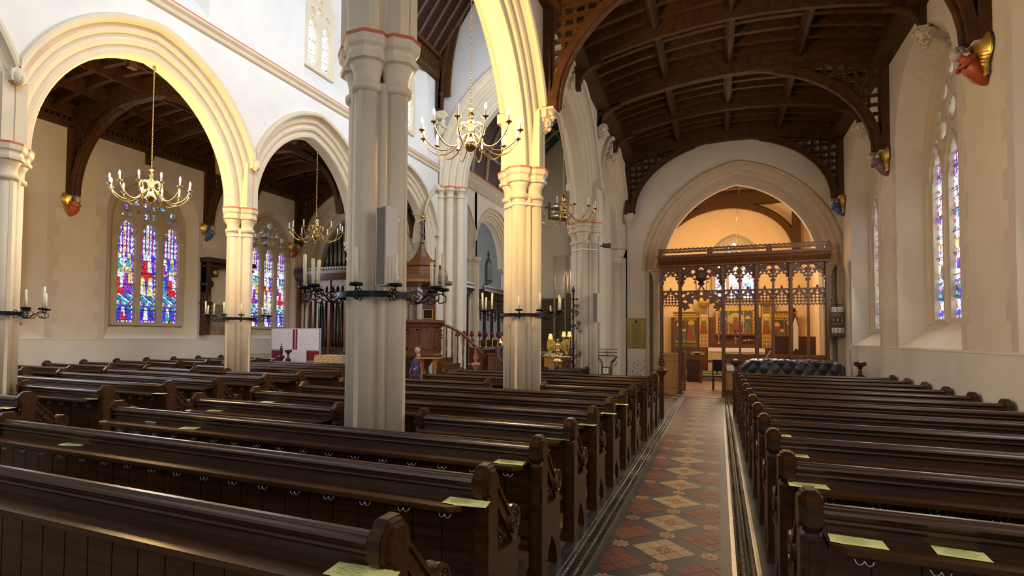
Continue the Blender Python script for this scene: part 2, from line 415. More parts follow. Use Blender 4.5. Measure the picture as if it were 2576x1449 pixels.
# clerestory walls
def clerestory(name, X, sg, z0, z1, y0, y1, cs, mt):
    m = MB(); pl = pX(X+.34*sg)
    ops = [(c, 10.1, .95, .55, 7.75, 0) for c in cs]
    wall_face(m, pl, 0, y0, y1, z0, z1, ops)
    for c in cs: reveal(m, pl, (c,10.1,.95,.55,7.75), (c+.0,9.75,.55,.7,8.35), 0, -sg*.42)
    st(m.build(name, mt))
clerestory('wall_clerestory_north', XB, 1, 7.42, 11.2, -4, YN, (2.4, 7.0, 11.72, 16.2), PL)
clerestory('wall_clerestory_south', XA, -1, 7.42, 11.2, -4, YN, (2.4, 7.0, 11.72, 16.2), PL)
m = MB(); m.quad((XA+.34, -4, 7.4), (XA+.34, YE, 7.4), (XA+.34, YE, 8.3), (XA+.34, -4, 8.3)); m.quad((XB-.34, -4, 7.0), (XB-.34, YN, 7.0), (XB-.34, YN, 8.3), (XB-.34, -4, 8.3))
m.quad((XA-.34, -4, 11.2), (XA+.5, -4, 11.2), (XA+.5, YE, 11.2), (XA-.34, YE, 11.2)); st(m.build('wall_arcade_backing', PL))
# string course with a red upper edge
m = MB()
for X, sg in ((XB+.34, 1), (XA-.34, -1)):
    pr = [(0,7.36),(.05,7.38),(.07,7.42),(.05,7.45),(.11,7.50),(.12,7.54),(0,7.56)]
    m.prism([(X+sg*a, z) for a, z in pr], 'y', -4, YN-.02, 0); m.prism([(X, 7.56), (X+sg*.115, 7.54), (X+sg*.105, 7.575), (X, 7.58)], 'y', -4, YN-.02, 1)
st(m.build('trim_string_course', [STN, RED]))
# ---- pillars
def ngon(r, n=8): return [(r*cos((k+.5)*2*pi/n), r*sin((k+.5)*2*pi/n)) for k in range(n)]
def pillar_parts(zt):
    OFF = .195
    s = MB()
    s.lathe([(.225, .45), (.225, zt-.42)], (0,0,0), 16, ph=.5)
    for k in range(4):
        a = k*pi/2; c = (OFF*cos(a), OFF*sin(a))
        s.lathe([(.118, .42), (.118, zt-.48)], (c[0], c[1], 0), 28)
        T = Matrix.Rotation(a, 4, 'Z'); s.box(.30, .318, -.022, .022, .45, zt-.5, T=T)
        T = Matrix.Rotation(a+pi/4, 4, 'Z'); s.lathe([(.035, .42), (.035, zt-.46)], (.225, 0, 0), 10, T=T)
    c_ = MB()
    prof = [(.118,-.52),(.150,-.50),(.158,-.47),(.150,-.445),(.122,-.43),(.122,-.36),(.135,-.30),(.165,-.25),(.200,-.235),(.205,-.19),(.18,-.175),(.185,-.13),(.215,-.10),(.222,-.06)]
    for k in range(4):
        a = k*pi/2; x, y = OFF*cos(a), OFF*sin(a)
        c_.lathe([(r, z+zt) for r, z in prof[:8]], (x, y, 0), 24)
        c_.lathe([(r*1.03, z+zt) for r, z in prof[7:]]+[(.235, zt-.012)], (x, y, 0), 8, ph=.5, sm=False)
        c_.lathe([(.236, zt-.030), (.238, zt), (.1, zt+.012)], (x, y, 0), 8, 1, ph=.5, sm=False)
    b = MB()
    for k in range(4):
        a = k*pi/2; x, y = OFF*cos(a), OFF*sin(a)
        b.lathe([(.19,0),(.19,.22),(.17,.26),(.165,.30),(.15,.32),(.155,.36),(.135,.40),(.118,.44)], (x, y, 0), 24)
    b.lathe([(.30,0),(.30,.30),(.24,.44)], (0,0,0), 16)
    return s, c_, b
def make_pillar(zt, label, x, y):
    s, c_, b = pillar_parts(zt); t = thing('stone_pillar', label, 'pillar', (x, y, 0), 0, None)
    s.build('shaft', STN, t); c_.build('capital', [STN, RED], t); b.build('base', STN, t); return t
pA = make_pillar(ZA, 'clustered cream stone pillar in the foreground with a long speaker on it', XA, YA[1])
pA2 = dup(pA, (XA, YA[2], 0), None, 'golden lit clustered pillar under the tall yellow arch, second of the right arcade')
pA3 = dup(pA, (XA, YA[3], 0), None, 'third clustered pillar of the right arcade, with an ornate iron cross hung on it')
pB = make_pillar(ZB, 'clustered stone pillar cut off by the left edge of the photo', XB, YB[1])
pB2 = dup(pB, (XB, YB[2], 0), None, 'clustered stone pillar right of the tall stained glass window, left arcade')
pB3 = dup(pB, (XB, YB[3], 0), None, 'left arcade pillar mostly hidden behind the foreground pillar')
for n_, x_, y_ in (('pA0', XA, YA[0]), ('pB0', XB, YB[0])): pass
# half pillar against the east wall
t = thing('stone_half_pillar', 'half pillar with a red edged capital against the plaque wall', 'pillar', (XA-.02, YE-.12, 0))
m = MB(); m.lathe([(.30,0),(.30,.3),(.24,.36),(.22,.40),(.22,3.98)], (0,0,0), 28); m.box(-.34,.34,-.02,.12,0,4.14); m.build('shaft', STN, t)
m = MB(); m.lathe([(.22,0),(.25,.02),(.25,.05),(.22,.07),(.23,.14),(.29,.24)], (0,0,3.95), 24); m.lathe([(.30,.24),(.31,.30),(.34,.36),(.35,.42)], (0,0,3.95), 8, ph=.5, sm=False); m.lathe([(.36,.42),(.36,.45),(.1,.46)], (0,0,3.95), 8, 1, ph=.5, sm=False); m.build('capital', [STN, RED], t)
# ---- east walls
def east_wall(name, Y, x0, x1, z1, cx, zs, hw, rise, mt, dx=.47, depth=.8):
    m = MB(); pl = pY(Y); wall_face(m, pl, 0, x0, x1, 0, z1, [(cx, zs, hw, rise, 0, .5)], n=20)
    wall_face(m, pl, depth, x0, x1, 0, z1, [(cx, zs, hw, rise, 0, .5)], n=20)
    # jamb infill between arch order and wall below springing
    st(m.build(name, mt))
def big_arch(name, label, Y, cx, zs, hw, rise, prof, jamb=True, depth=.8, mt=STC):
    t = thing(name, None, None, (cx, Y, 0)); st(t); a = MB()
    arch_mould(a, pY(0), 0, zs, hw, rise, prof, 20); a.build('arch_ring', mt, t)
    return t
PR = [(-.0,.70),(0,.50),(.02,.46),(.07,.44),(.10,.40),(.16,.40),(.20,.34),(.23,.24),(.27,.22),(.33,.20),(.36,.12),(.40,.08),(.47,.08),(.50,.0),(.50,-.05),(.56,-.06),(.60,0)]
# south aisle
m = MB(); pl = pY(YE); wall_face(m, pl, 0, XA-.3, XS, 0, 8.1, [(.50, 3.74, 2.07, 2.55, 0, .5)], n=20); st(m.build('wall_east', PLN))
t = big_arch('trim_chapel_arch', 'wide pointed stone arch over the carved timber screen', YE, .50, 3.74, 2.07, 2.55, PR)
for s in (-1, 1):
    m = MB(); m.lathe([(.20,0),(.20,.22),(.16,.30),(.15,.34),(.12,.38),(.12,3.40)], (s*2.22, .10, 0), 24); m.box(s*2.57-.13, s*2.57+.13, .02, .75, 0, 3.74); m.box(s*2.3-.18, s*2.3+.18, .25, .8, 0, 3.74); m.build('respond', STC, t)
    m = MB(); m.lathe([(.12,-.34),(.15,-.32),(.13,-.28),(.14,-.2),(.2,-.1)], (s*2.22, .10, 3.74), 24); m.lathe([(.2,-.1),(.22,-.06),(.26,-.04),(.27,0)], (s*2.22, .10, 3.74), 8, ph=.5, sm=False); m.build('respond_capital', STC, t)
# nave east wall with the chancel arch, and the organ arch
m = MB(); pl = pY(YN)
wall_face(m, pl, 0, XB-.35, XA-.28, 0, 15, [(-6.0, 6.85, 2.12, 3.3, 0, .8)], n=20)
wall_face(m, pl, .9, XB+.2, XA+.3, 0, 15, [(-6.0, 6.85, 2.12, 3.3, 0, 0)], n=20); m.quad((XB-.35,YN,0),(XB-.35,YN+1.2,0),(XB-.35,YN+1.2,8),(XB-.35,YN,8)); m.box(XB-.3, XB+.42, YN+.3, YN+1.0, 0, 8.0)
st(m.build('wall_nave_east', PL))
m = MB(); wall_face(m, pl, 0, XN-.2, XB-.35, 0, 8.0, [(-12.3, 3.95, 2.0, 2.55, 0, .5)], n=20); st(m.build('wall_east_north_aisle', PLN))
PC = [(0,.9),(0,.62),(.05,.58),(.10,.60),(.16,.56),(.2,.46),(.24,.44),(.3,.46),(.34,.42),(.38,.32),(.44,.30),(.5,.32),(.54,.26),(.58,.16),(.64,.14),(.7,.15),(.76,.08),(.8,0),(.8,-.05),(.88,-.07),(.92,0)]
t = big_arch('trim_chancel_arch', 'tall moulded stone chancel arch behind the lit chandelier', YN, -6.0, 6.85, 2.12, 3.3, PC, mt=STN)
for s in (-1, 1):
    m = MB()
    for q, (dx, dy, r) in enumerate(((2.20,.46,.13),(2.50,.22,.13),(2.80,.10,.12))):
        m.lathe([(r+.05,0),(r+.05,.5),(r,.6),(r,6.5)], (s*dx, dy, 0), 20)
    m.box(min(s*2.25,s*2.95), max(s*2.25,s*2.95), .42, .9, 0, 6.85); m.box(min(s*2.5,s*2.95), max(s*2.5,s*2.95), .2, .9, 0, 6.85)
    m.box(min(s*2.8,s*3.0), max(s*2.8,s*3.0), .0, .9, 0, 6.85); m.build('respond', STN, t)
    m = MB()
    for q, (dx, dy, r) in enumerate(((2.20,.46,.13),(2.50,.22,.13),(2.80,.10,.12))):
        m.lathe([(r,-.40),(r+.03,-.38),(r+.03,-.35),(r,-.33),(r,-.25),(r+.05,-.14),(r+.09,-.12)], (s*dx, dy, 6.85), 16)
        m.lathe([(r+.07,-.12),(r+.08,-.07),(r+.11,-.03)], (s*dx, dy, 6.85), 8, ph=.5, sm=False); m.lathe([(r+.12,-.03),(r+.12,0),(.05,.005)], (s*dx, dy, 6.85), 8, 1, ph=.5, sm=False)
    m.build('respond_capital', [STN, RED], t)
t = big_arch('trim_organ_arch', 'wide pointed stone arch over the organ screen, left aisle', YN, -12.3, 3.95, 2.0, 2.55, PR)
for s in (-1, 1):
    m = MB(); m.lathe([(.18,0),(.16,.34),(.10,.4),(.10,3.6),(.14,3.66),(.12,3.7),(.2,3.9),(.22,3.95)], (s*2.25, .1, 0), 16); m.box(s*2.5-.18, s*2.5+.18, .02, .8, 0, 3.95); m.build('respond', STC, t)
# ================================================================== pierced plates, windows, glass
def plate(mb, fn, u0, u1, v0, v1, res, pl, th, mi=0, h0=0.0):
    """solid where fn(u,v)>0, cut smoothly; pl(s,h,z) places it, th thick"""
    nu, nv = max(1, int(round((u1-u0)/res))), max(1, int(round((v1-v0)/res)))
    U = [u0+(u1-u0)*i/nu for i in range(nu+1)]; V = [v0+(v1-v0)*j/nv for j in range(nv+1)]
    g = [[fn(u, v) for v in V] for u in U]
    ha, hb = h0-th/2, h0+th/2
    for i in range(nu):
        run = None
        for j in range(nv+1):
            full = j < nv and g[i][j] > 0 and g[i+1][j] > 0 and g[i][j+1] > 0 and g[i+1][j+1] > 0
            if full:
                if run is None: run = j
                continue
            if run is not None:      # merge full cells of one column into one quad
                a, b, c, d = U[i], U[i+1], V[run], V[j]; run = None
                for h in (ha, hb): mb.quad(pl(a,h,c), pl(b,h,c), pl(b,h,d), pl(a,h,d), mi)
            if j == nv: break
            cs = [(U[i],V[j],g[i][j]), (U[i+1],V[j],g[i+1][j]), (U[i+1],V[j+1],g[i+1][j+1]), (U[i],V[j+1],g[i][j+1])]
            if all(c[2] <= 0 for c in cs): continue
            P = []; X = []
            for k in range(4):
                p, q = cs[k], cs[(k+1) % 4]
                if p[2] > 0: P.append((p[0], p[1]))
                if (p[2] > 0) != (q[2] > 0):
                    t = p[2]/(p[2]-q[2]); x = (p[0]+(q[0]-p[0])*t, p[1]+(q[1]-p[1])*t); P.append(x); X.append(x)
            if len(P) < 3: continue
            for h in (ha, hb): mb.add([pl(x, h, y) for x, y in P], [tuple(range(len(P)))], mi)
            for k in range(0, len(X)-1, 2): mb.quad(pl(X[k][0],ha,X[k][1]), pl(X[k+1][0],ha,X[k+1][1]), pl(X[k+1][0],hb,X[k+1][1]), pl(X[k][0],hb,X[k][1]), mi)
    # outer rim
    for a in (0, nu):
        for j in range(nv):
            if g[a][j] > 0 and g[a][j+1] > 0: mb.quad(pl(U[a],ha,V[j]), pl(U[a],ha,V[j+1]), pl(U[a],hb,V[j+1]), pl(U[a],hb,V[j]), mi)
    for b in (0, nv):
        for i in range(nu):
            if g[i][b] > 0 and g[i+1][b] > 0: mb.quad(pl(U[i],ha,V[b]), pl(U[i+1],ha,V[b]), pl(U[i+1],hb,V[b]), pl(U[i],hb,V[b]), mi)
hyp = math.hypot
def inarch(u, v, cx, zs, hw, rise):
    if v < zs: return hw-abs(u-cx)
    c = (rise*rise-hw*hw)/(2*hw); return (hw+c)-hyp(abs(u-cx)+c, v-zs)
def circ(u, v, x, y, r): return r-hyp(u-x, v-y)
def foil(u, v, x, y, r, n=4, ph=0.0):
    b = circ(u, v, x, y, r*.52)
    for k in range(n):
        a = ph+2*pi*k/n; b = max(b, circ(u, v, x+r*.55*cos(a), y+r*.55*sin(a), r*.46))
    return b
def cusped(u, v, cx, zs, hw, rise, sill=-9, k=.30):
    b = min(inarch(u, v, cx, zs, hw, rise), v-sill)
    for s in (-1, 1):
        b = min(b, -circ(u, v, cx+s*hw*.98, zs+rise*.12, hw*k), -circ(u, v, cx+s*hw*.72, zs+rise*.66, hw*k*.8))
    return b
def pane_mesh(name, w, h, pic, res=.0125, seed=1, cell=.10, lead=.10, keep=None, strength=1.0):
    """leaded glass as a grid of small faces; piece colour is pic(u,v) at the piece's centre"""
    rnd = random.Random(seed); nx, ny = int(w/cell)+3, int(h/cell)+3
    pts = {(i, j): ((i-1+rnd.random())*cell, (j-1+rnd.random())*cell) for i in range(nx) for j in range(ny)}
    nu, nv = int(round(w/res)), int(round(h/res)); v = []; f = []; cols = []
    for j in range(nv+1):
        for i in range(nu+1): v.append((i*w/nu-w/2, 0, j*h/nv))
    tint = {k: .8+.4*rnd.random() for k in pts}
    for j in range(nv):
        for i in range(nu):
            u, z = (i+.5)*w/nu, (j+.5)*h/nv
            if keep and not keep(u-w/2, z): continue
            ci, cj = int(u/cell)+1, int(z/cell)+1; d1 = d2 = 9; kb = None
            for a in (-1, 0, 1):
                for b in (-1, 0, 1):
                    p = pts.get((ci+a, cj+b))
                    if p:
                        d = hyp(p[0]-u, p[1]-z)
                        if d < d1: d2 = d1; d1 = d; kb = (ci+a, cj+b)
                        elif d < d2: d2 = d
            c = pic(u-w/2, z); t = tint[kb]
            if (d2-d1)/cell < lead or abs(z % .36) < .011: c = tuple(x*.10 for x in c); t = 1
            f.append((j*(nu+1)+i, j*(nu+1)+i+1, (j+1)*(nu+1)+i+1, (j+1)*(nu+1)+i)); cols.append((c[0]*t, c[1]*t, c[2]*t, 1))
    me = bpy.data.meshes.new(name); me.from_pydata(v, [], f)
    at = me.color_attributes.new('glass', 'FLOAT_COLOR', 'CORNER')
    at.data.foreach_set('color', [x for c in cols for _ in range(4) for x in c]); me.materials.append(GLS[strength]); me.update()
    return me
def glassmat(s):
    m = bpy.data.materials.new('stained_glass'); m.use_nodes = True; nt = m.node_tree; b = nt.nodes['Principled BSDF']
    a = nt.nodes.new('ShaderNodeAttribute'); a.attribute_name = 'glass'
    nt.links.new(a.outputs['Color'], b.inputs['Emission Color']); b.inputs['Emission Strength'].default_value = s
    b.inputs['Base Color'].default_value = (.02,.02,.03,1); b.inputs['Roughness'].default_value = .25; return m
GLS = {s: glassmat(s) for s in (1.3, 1.8, 2.6)}
BLU, WHI, REDG, GRN, GOL, PUR, SKN, TEA = (.05,.04,.55), (.75,.85,1.1), (.60,.02,.03), (.03,.36,.20), (.75,.58,.14), (.26,.05,.42), (.95,.68,.52), (.05,.35,.55)
def figure(u, v, x, y, H, robe, cloak, halo=GOL):
    u -= x; v -= y
    if 0 < v < .80*H and abs(u) < (.20-.09*v/(.8*H))*H*1.1:
        return cloak if (u > .02 and v > .25*H) or v > .62*H else robe
    if hyp(u, v-.88*H) < .075*H: return SKN
    if hyp(u, v-.88*H) < .15*H: return halo
    return None
def light_pic(kind, w, h, bright=0.0):
    rnd = random.Random(kind*7+1)
    pal = [REDG, GRN, PUR, WHI, TEA, GOL]
    figs = []
    figs = [[(-.12,.80,.80,REDG,WHI),(.13,.95,.78,PUR,GOL),(-.15,1.52,.48,GRN,WHI),(.15,1.60,.42,TEA,GOL)],
            [(0,1.28,.92,REDG,WHI),(-.13,.78,.55,WHI,GOL),(.13,.78,.55,GOL,WHI)],
            [(-.13,.80,.78,TEA,BLU),(.13,.84,.80,REDG,WHI),(-.13,1.50,.45,PUR,WHI),(.12,1.58,.40,TEA,GOL)]][kind % 3]
    def pic(u, v):
        e = w/2-abs(u)
        if e < .035: return (WHI, BLU, WHI, REDG)[int(v/.07) % 4]
        if v < .08: return (GOL, BLU)[int(u/.05) % 2]
        if v < .52:                       # bottom angel panel
            c = figure(u, v, 0, .10, .36, (REDG, WHI, GRN)[kind % 3], WHI)
            if c: return c
            return GRN if hyp(abs(u)-.2, v-.42) < .06 else BLU
        if v < .60: return (TEA, WHI, GRN, REDG)[int((u+1)/.06) % 4]
        top = h-.95
        if v < top:
            if v < .82: return (TEA, WHI, BLU, GRN)[int((v*3+u*2)/.16) % 4]
            for q in reversed(figs):
                c = figure(u, v, q[0], q[1], q[2], q[3], q[4])
                if c: return c
            if kind == 0 and ((abs(u+.02) < .03 and v > 1.3) or (abs(v-top+.18) < .035 and abs(u) < .14)): return WHI
            return BLU if (int((u+1)/.09)+int(v/.12)) % 3 else PUR
        t = (v-top)/.95; q = abs(((u/.11)+.5) % 1-.5)*2
        if abs(u) < .045: return GOL if int(v/.07) % 2 else WHI
        return WHI if q < .55-.3*t+.2*sin(v*40) else (BLU if q < .85 else REDG)
    def p2(u, v):
        c = pic(u, v)
        if bright:
            k = rnd_h(int((u+3)/.13), int(v/.17))
            if k < bright: return (1.0, 1.05, 1.1)
        return c
    return p2
def rnd_h(u, v): return (sin(u*127.1+v*311.7)*43758.5453) % 1.0
# window heads as functions ------------------------------------------------
def three_light(hw, zs, rise, sill, lw, cen, lz, lr, rows):
    def fn(u, v):
        s = min(inarch(u, v, 0, zs, hw+.04, rise+.04), v-sill)
        for c in cen: s = min(s, -cusped(u, v, c, lz, lw/2, lr, sill+.09))
        for x, y, r, n, ph in rows: s = min(s, -foil(u, v, x, y, r, n, ph)) if inarch(x, y, 0, zs, hw, rise) > r*.75 else s
        return s
    return fn
ROWS = [(s*.76+d, 5.02, .085, 4, 0) for s in (-1, 1) for d in (-.10, .10)]+[(s*.115, 5.06, .12, 4, .78) for s in (-1, 1)]+[(s*.75, 5.24, .12, 4, .78) for s in (-1,1)]+[(s*.12, 5.36, .12, 4, .78) for s in (-1,1)]+[(s*.42, 5.40, .13, 3, 1.57) for s in (-1,1)]+[(s*.40, 5.13, .06, 3, 1.57) for s in (-1,1)]+[(0, 5.68, .14, 4, 0), (.30, 5.62, .09, 3, .5), (-.30, 5.62, .09, 3, 2.6)]
def window(name, X, sg, yc, hw, zs, rise, sill, lw, cen, lz, lr, rows, kinds, strength, bright, th=.16, mt=STC, plf=None, lit=True, res=.02, cache={}):
    """X plane centre; sg: room side direction"""
    rt = thing(name, None, None, (X, yc, 0) if plf is None else plf); st(rt); P = pX(0) if plf is None else pY(0)
    m = MB(); plate(m, three_light(hw, zs, rise, sill, lw, cen, lz, lr, rows), -hw-.06, hw+.06, sill, zs+rise+.05, res, P, th)
    fr = m.build('tracery', mt, rt)
    m = MB(); N = P(0, 1, 0); bs = [(cen[i]+cen[i+1])/2 for i in range(len(cen)-1)]
    for b in bs: m.bar([P(b, sg*th/2, sill), P(b, sg*th/2, lz+.2)], .11, .10, N)
    g = gothic(0, zs, hw, rise, 0, 12); m.bar([P(-hw, sg*th/2, sill)]+[P(a, sg*th/2, b) for a, b in g]+[P(hw, sg*th/2, sill)], .12, .12, N)
    for c in cen: m.bar([P(a, sg*th/2, b) for a, b in gothic(c, lz, lw/2+.05, lr+.10, 0, 8)], .06, .08, N)
    for x, y, r, n, ph in rows:
        if inarch(x, y, 0, zs, hw, rise) > r: m.bar([P(x+(r+.03)*cos(k*pi/6), sg*th/2, y+(r+.03)*sin(k*pi/6)) for k in range(12)], .035, .05, N, closed=True)
    m.build('mullions', mt, rt)
    H = lz+lr-sill-.05
    for c, k in zip(cen, kinds):
        key = (k, round(lw,2), round(H,2), bright, strength)
        if key not in cache: cache[key] = pane_mesh('stained_glass', lw+.04, H, light_pic(k % 3, lw+.04, H, bright), .013, k+3, .10 if bright < .2 else .15, strength=strength)
        p = link('stained_glass', cache[key], rt); p.location = P(c, -sg*th*.31, sill+.07)
        if plf is None: p.rotation_euler[2] = pi/2
    key = ('head', hw, zs, bright, strength)
    if key not in cache:
        cache[key] = pane_mesh('head_glass', 2*hw, rise+.55, lambda u, v: (1.0,1.05,1.1) if rnd_h(int(u*20), int(v*20)) < .25+bright else (BLU, PUR, GRN, TEA)[int(rnd_h(int(u*15), int(v*15))*4)], .02, 5, .07, keep=lambda u, v: inarch(u, v+lz+.05, 0, zs, hw, rise) > 0 and v+lz+.05 > lz+lr*.2, strength=strength)
    p = link('head_glass', cache[key], rt); p.location = P(0, -sg*th*.40, lz+.05)
    if plf is None: p.rotation_euler[2] = pi/2
    m = MB()
    for c in cen:
        for i in range(1, 9):
            z = sill+.1+i*.36
            if z < lz+lr*.4: m.tube([P(c-lw/2, sg*.0, z), P(c+lw/2, sg*.0, z)], .007, 6)
    m.build('saddle_bars', IRN, rt)
    return rt
for i, (yc, n) in enumerate(((2.58,0),(7.08,0),(11.63,0))):
    window('window_%d' % (i+1), XN-.30, 1, yc, 1.13, 4.78, 1.25, 1.87, .56, (-.72, 0, .74), 4.45, .42, ROWS, (0, 1, 2), 1.3, 0)
window('window_4', XN-.30, 1, 16.6, 1.03, 4.78, 1.2, 1.85, .52, (-.68, 0, .68), 4.40, .42, [(x*.9, y-.02, r, n, p) for x, y, r, n, p in ROWS], (3, 4, 2), 1.3, .12)
ROS = [(s*.82, 5.05, .15, 4, 0) for s in (-1, 1)]+[(s*.42, 5.25, .17, 4, .78) for s in (-1, 1)]+[(0, 5.5, .17, 4, 0)]+[(s*.3, 5.85, .13, 3, 1.57) for s in (-1,1)]+[(0, 6.15, .13, 4, 0), (.62, 5.55, .11, 3, 1), (-.62, 5.55, .11, 3, 2)]
for i, yc in enumerate((2.65, 7.15, 12.0, 16.4)):
    hw = 1.28 if i < 3 else 1.22
    window('window_%d' % (i+5), XS+.48, -1, yc, hw, 4.9, 1.70, 1.93 if i < 3 else 1.83, .56, (-.80, 0, .80) if i < 3 else (-.76, 0, .76), 4.50, .5, ROS, (5, 6, 7), 1.8, .30, th=.10, mt=STN)
# clerestory windows, plain leaded glass
def pale(u, v):
    k = rnd_h(int((u+2)*9), int(v*5)); return (.78,.86,.95) if k > .12 else (.55,.80,.72)
cl = pane_mesh('leaded_glass', 1.2, 2.6, pale, .02, 9, .17, .05, strength=2.6)
for i, yc in enumerate((2.4, 7.0, 11.72, 16.2)):
    for X, sg in ((XB+.34-.36, 1), (XA-.34+.36, -1)):
        rt = thing('window_%d' % (10+i*2+(sg > 0)), None, None, (X, yc, 0)); st(rt)
        def fn(u, v):
            s = min(inarch(u, v, 0, 9.75, .62, .75), v-8.3)
            for c in (-.27, .27): s = min(s, -cusped(u, v, c, 9.30, .185, .33, 8.40))
            for x, y, r in ((0, 9.85, .12), (-.30, 9.78, .09), (.30, 9.78, .09), (0, 10.18, .10)): s = min(s, -foil(u, v, x, y, r, 4, .78))
            return s
        m = MB(); plate(m, fn, -.64, .64, 8.3, 10.5, .025, pX(0), .14); m.build('tracery', STN, rt)
        p = link('leaded_glass', cl, rt); p.location = (-sg*.05, 0, 8.35); p.rotation_euler[2] = pi/2
# ---- timber roofs
def camber(x, mid, half, zc, drop): return zc-drop*((x-mid)/half)**2
def roof(x0, x1, y0, y1, zc, drop, beams, mids, skip_left=(), names=('aisle ceiling',)):
    mid = (x0+x1)/2; half = (x1-x0)/2; n = 10
    xs = [x0+(x1-x0)*i/n for i in range(n+1)]
    def cb(y, w, zl, zu, mb):
        lo = [(x, camber(x, mid, half, zl, drop)) for x in xs]; up = [(x, camber(x, mid, half, zu, drop)) for x in reversed(xs)]
        mb.prism(lo+up, 'y', y-w/2, y+w/2)
    m = MB()
    for a, b in zip(xs[:-1], xs[1:]):
        za, zb = camber(a, mid, half, zc+.32, drop), camber(b, mid, half, zc+.32, drop)
        m.quad((a,y0,za), (b,y0,zb), (b,y1,zb), (a,y1,za))
    st(m.build('ceiling', WDB))
    j = MB(); y = y0+.25
    while y < y1-.1:
        if all(abs(y-b) > .22 for b in list(beams)+list(mids)): cb(y, .11, zc+.12, zc+.33, j)
        y += .47
    st(j.build('ceiling_joists', WDC))
    for k, (f) in enumerate((-.46, 0, .46)):
        p = MB(); x = mid+f*half*1.0; z = camber(x, mid, half, zc+.03, drop)
        p.box(x-.085, x+.085, y0, y1, z+.06, z+.3); p.box(x-.055, x+.055, y0, y1, z+.01, z+.08); p.box(x-.025, x+.025, y0, y1, z-.03, z+.02)
        st(p.build('ceiling_purlin', WDC))
    p = MB()
    for x, s in ((x0, 1), (x1, -1)):
        zz = zc-drop
        p.box(min(x,x+s*.22), max(x,x+s*.22), y0, y1, zz+.10, zz+.40); p.box(min(x,x+s*.30), max(x,x+s*.30), y0, y1, zz+.30, zz+.42)
        p.box(min(x,x+s*.28), max(x,x+s*.28), y0, y1, zz-.12, zz-.02); y = y0+.1
        while y < y1: p.sph((x+s*.23, y, zz+.04), .05, 6, 4); y += .14
    st(p.build('ceiling_wall_plate', WDC))
    for y in mids:
        b = MB(); cb(y, .2, zc-.06, zc+.3, b); cb(y, .1, zc-.10, zc, b)
        for x, s in ((x0, 1), (x1, -1)):
            pts = [(x+s*(.55-.5*cos(a)), zc-drop-.50+.46*sin(a)) for a in [i*pi/2/8 for i in range(9)]]
            b.bar([(px, y, pz_) for px, pz_ in pts], .09, .14, (0,1,0))
            b.box(min(x,x+s*.09), max(x,x+s*.09), y-.08, y+.08, zc-drop-.52, zc-drop+.2)
        st(b.build('ceiling_beam', WDC))
    return mid, half, cb
def truss(x0, x1, y, zc, drop, zp, cb, label, left=True, right=True):
    mid = (x0+x1)/2; t = thing('roof_truss', label, 'roof truss', (0,0,0)); b = MB()
    cb(y, .30, zc-.10, zc+.30, b); cb(y, .2, zc-.17, zc-.06, b); b.build('tie_beam', WDC, t)
    A = (x1-x0)/2-.10; B = zc-.02-zp
    for s, on in ((-1, left), (1, right)):
        xw = x0 if s < 0 else x1
        if not on:
            q = MB(); q.bar([(xw-s*(.55-.5*cos(a)), y, zc-drop-.50+.46*sin(a)) for a in [i*pi/2/8 for i in range(9)]], .12, .2, (0,1,0)); q.box(min(xw,xw-s*.1), max(xw,xw-s*.1), y-.1, y+.1, zc-drop-.52, zc-drop+.2); q.build('bracket', WDC, t); continue
        p = MB(); p.box(min(xw,xw-s*.13), max(xw,xw-s*.13), y-.13, y+.13, zp, zc-drop+.1); p.build('wall_post', WDC, t)
        q = MB(); pts = []
        for i in range(15):
            a = pi/2*i/14; pts.append((mid+s*(A-.07)*cos(a), zp+(B-.05)*sin(a)))
        q.bar([(x, y, z) for x, z in pts], .16, .24, (0,1,0), taper=.7)
        inn = [(mid+s*(A-.16)*cos(pi/2*i/14), zp+(B-.14)*sin(pi/2*i/14)) for i in range(12)]
        q.bar([(x, y, z) for x, z in inn], .05, .12, (0,1,0)); q.build('arched_brace', WDC, t)
        # pierced spandrel
        w = MB(); hf = (x1-x0)/2
        def fn(u, v):
            q = hyp((u-mid)/(A+.02), (v-zp)/(B+.02))-1
            e = min(q*1.5, camber(u, mid, hf, zc-.05, drop)-v, hf-.1-abs(u-mid))
            g = .19; cu = (int((abs(u-xw)-.13)/g)+.5)*g+.13; iv = int((v-zp)/g); cv = zp+(iv+.5)*g
            au = abs(u-xw)
            return min(e, -foil(au, v, cu, cv, .082, 4, .78), -circ(au, v, cu+g/2, cv+g/2, .022), -circ(au, v, cu-g/2, cv+g/2, .022))
        lo, hi = (mid-hf, mid-hf*.28) if s < 0 else (mid+hf*.28, mid+hf)
        plate(w, fn, lo, hi, zp+.1, zc-.02, .022, pY(y), .07)
        if w.f: w.build('tracery_spandrel', WDC, t)
    return t
mid, half, cb = roof(XA+.34, XS, -3, YE, 7.62, .42, (-.1, 4.6, 9.3, 14.0, 18.62), (2.3, 7.0, 11.65, 16.3))
truss(XA+.34, XS, 9.3, 7.62, .42, 5.40, cb, 'nearest roof truss, its braces ending on a foliage corbel and a red robed angel')
truss(XA+.34, XS, 14.0, 7.62, .42, 5.42, cb, 'middle roof truss with a deep brace on the right down to the purple robed angel', left=False)
truss(XA+.34, XS, 18.62, 7.62, .42, 5.50, cb, 'farthest arched roof truss, set against the wall above the chapel arch')
mid, half, cb = roof(XN, XB-.34, -3, YN, 7.30, .35, (4.6, 9.15, 13.45, 17.8), (2.3, 6.9, 11.3, 15.6))
for y, l in ((9.15, 'left aisle roof truss beside the first stained glass window'), (13.45, 'left aisle roof truss between the two stained glass windows'), (17.82, 'left aisle roof truss against the organ arch wall')):
    truss(XN, XB-.34, y, 7.30, .35, 5.10, cb, l)
